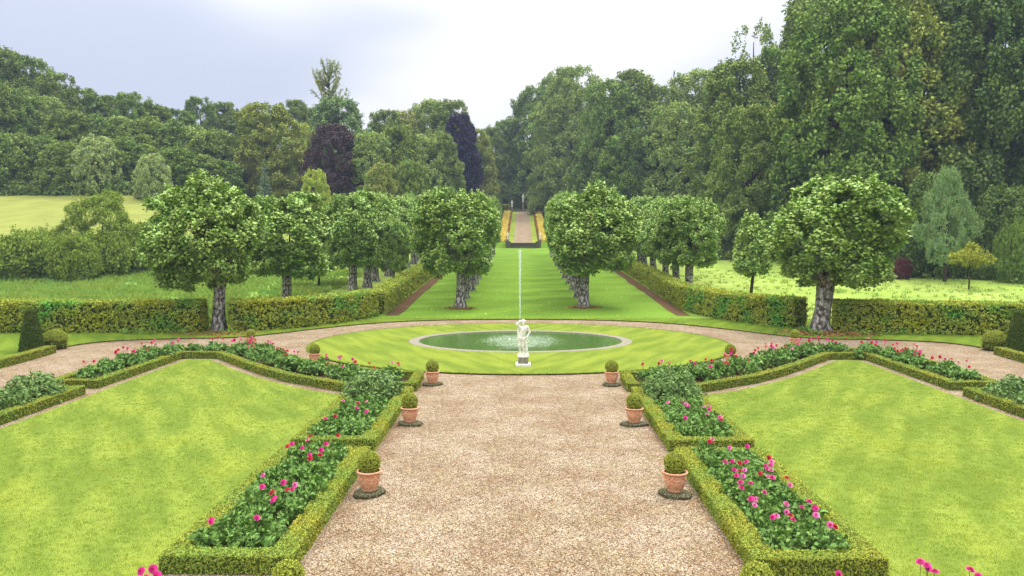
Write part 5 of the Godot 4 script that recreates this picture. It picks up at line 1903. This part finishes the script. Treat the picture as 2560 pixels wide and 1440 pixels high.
# ---------------------------------------------------------------- the jet
func build_jet() -> void:
	var t := thing("fountain_jet", "thin tall jet of water rising from the middle of the pond", "fountain", P(-0.12, -0.05, 53.0))
	var b := Buf.new()
	b.tube([V(0, -0.3, 0), V(0, 0.1, 0), V(0, 0.16, 0)], [0.05, 0.04, 0.025], 10)
	part("nozzle", b.mesh(), M.dark_stone, t)
	b = Buf.new()
	var path := []
	var rad := []
	for k in 30:
		var f := k / 29.0
		path.append(V(noise.get_noise_1d(f * 9.0) * 0.03 * f, 0.14 + f * 5.35, noise.get_noise_1d(f * 9.0 + 50.0) * 0.03 * f))
		rad.append(0.010 + 0.012 * f + 0.006 * absf(noise.get_noise_1d(f * 22.0)))
	b.tube(path, rad, 8)
	b.c.clear()
	part("column", b.mesh(), M.jet_water, t)
	var drop := Buf.new()
	drop.lathe([Vector2(0, -1), Vector2(0.7, -0.7), Vector2(1, 0), Vector2(0.7, 0.8), Vector2(0, 1.3)], 6)
	drop.c.clear()
	var where := []
	for k in 900:
		var f := pow(rng.randf(), 0.55)
		var y := 0.15 + f * 5.45
		var spread := 0.008 + 0.022 * f * f
		if rng.randf() < 0.25:
			spread = 0.015 + 0.05 * f
		where.append(Transform3D(Basis().scaled(Vector3.ONE * rng.randf_range(0.005, 0.013) * V(1, 1.6, 1)), V(rng.randfn(0, spread), y, rng.randfn(0, spread))))
	copies("drops", drop.mesh(), M.droplets, where, PackedColorArray(), t)


# ---------------------------------------------------------------- topiary, weeds, litter
func build_small_things() -> void:
	# yew cones and box domes at the two far corners
	var set_ := sprays(5, 7, 0.07, 0.075, 0.03, 0.3)
	for s in [-1.0, 1.0]:
		var word: String = "left" if s < 0 else "right"
		var cone := thing("yew_cone", "dark clipped yew cone at the far %s corner of the garden" % word, "topiary", P(s * 27.0, 0.07, 47.9), "", 0.4)
		var b := Buf.new()
		b.lathe([Vector2(0.0, -0.02), Vector2(0.55, -0.02), Vector2(0.56, 0.2), Vector2(0.42, 1.2), Vector2(0.26, 2.15), Vector2(0.0, 2.25)], 18)
		b.c.clear()
		part("core", b.mesh(), M.beech_core, cone)
		var where := []
		var tints := PackedColorArray()
		for k in 2200:
			var f := 1.0 - sqrt(rng.randf()) * 0.985
			var a := rng.randf() * TAU
			var r := lerpf(0.64, 0.27, f) * (1.0 + 0.08 * noise.get_noise_2d(cos(a) * 2.0, f * 4.0 + sin(a) * 2.0))
			if rng.randf() < 0.06:
				r *= sqrt(rng.randf())
				f = 0.985
			where.append(Transform3D(facing((V(cos(a), 0.25, sin(a)) + rdir() * 0.6).normalized(), rng.randf() * TAU), V(cos(a) * r, f * 2.28, sin(a) * r)))
			tints.append(tint(0.22))
		part("leaves", leafy(set_, where, tints), M.yew_leaf, cone)
		var dome := thing("box_dome", "clipped box dome beside the yew cone at the far %s corner" % word, "topiary", P(s * 26.45, 0.07, 49.3), "", 0.9)
		b = Buf.new()
		b.lathe([Vector2(0.0, -0.02), Vector2(0.58, -0.02), Vector2(0.6, 0.3), Vector2(0.5, 0.7), Vector2(0.3, 0.9), Vector2(0, 0.96)], 18)
		b.c.clear()
		part("core", b.mesh(), M.box_core, dome)
		where = []
		tints = PackedColorArray()
		for k in 1500:
			var dir := rdir()
			dir.y = absf(dir.y)
			where.append(Transform3D(facing((dir + rdir() * 0.7).normalized(), rng.randf() * TAU).scaled(Vector3.ONE * 0.8), V(dir.x * 0.66, dir.y * 0.6 + (0.42 if dir.y > 0.05 else rng.randf() * 0.42), dir.z * 0.66)))
			tints.append(tint(0.22))
		part("leaves", leafy(set_, where, tints), M.box_leaf, dome)
		# low weeds at the foot of the tall hedge
		where = []
		tints = PackedColorArray()
		for k in 900:
			var x: float = s * rng.randf_range(18.5, 36.0)
			var d := 58.9 - rng.randf() * rng.randf() * (3.6 if absf(x) < 26 else 1.2)
			var g := noise.get_noise_2d(x * 0.5, d * 0.5)
			if g < -0.12 or absf(absf(x) - 20.2) < 1.0:
				continue
			where.append(Transform3D(facing((Vector3.UP + rdir() * 0.5).normalized(), rng.randf() * TAU).scaled(Vector3.ONE * rng.randf_range(0.7, 1.3)), P(x, 0.12 + rng.randf() * 0.28 * (0.5 + g), d)))
			tints.append(tint(0.25))
		tag(copies("weeds", spray_mesh(spray(12, 0.16, 0.17, 0.07, 0.8)), M.weed_leaf, where, tints, self), "green weeds at the foot of the tall hedge on the %s" % word, "weeds", "", "stuff")
		# leaf litter and grit gathered along the edges of the gravel
		where = []
		tints = PackedColorArray()
		for k in 1600:
			var x: float
			var d: float
			if k % 3 == 0:
				x = s * (4.32 - absf(rng.randfn(0, 0.22)))
				d = rng.randf_range(16.0, 36.0)
			elif k % 3 == 1:
				var t := rng.randf()
				x = s * lerpf(17.8, 25.6, t)
				d = lerpf(54.5, 52.2, t) - absf(rng.randfn(0, 0.25))
			else:
				x = s * rng.randf_range(0.0, 4.2)
				d = rng.randf_range(16.0, 39.0)
			where.append(Transform3D(facing((Vector3.UP + rdir() * 0.4).normalized(), rng.randf() * TAU).scaled(Vector3.ONE * rng.randf_range(0.5, 1.1)), P(x, 0.012, d)))
			tints.append(tint(0.4))
		tag(copies("leaf_litter", spray_mesh(spray(1, 0.01, 0.05, 0.032, 3.0)), M.dead_leaf, where, tints, self), "scattered dry leaves on the gravel, %s side" % word, "leaves", "", "stuff")
	# daisies and fallen yellow leaves on the ride
	var where := []
	var tints := PackedColorArray()
	for k in 420:
		var x := rng.randf_range(-10.0, 10.0)
		var d := 67.5 + 70.0 * pow(rng.randf(), 1.4)
		where.append(Transform3D(facing((Vector3.UP + rdir() * 0.4).normalized(), rng.randf() * TAU).scaled(Vector3.ONE * rng.randf_range(0.6, 1.2)), P(x, height(x, d) + 0.10, d)))
		tints.append(tint(0.3))
	tag(copies("fallen_leaves", spray_mesh(spray(1, 0.01, 0.13, 0.1, 3.0)), M.petal_yellow, where, tints, self), "scattered yellow fallen leaves on the mown ride", "leaves", "", "stuff")
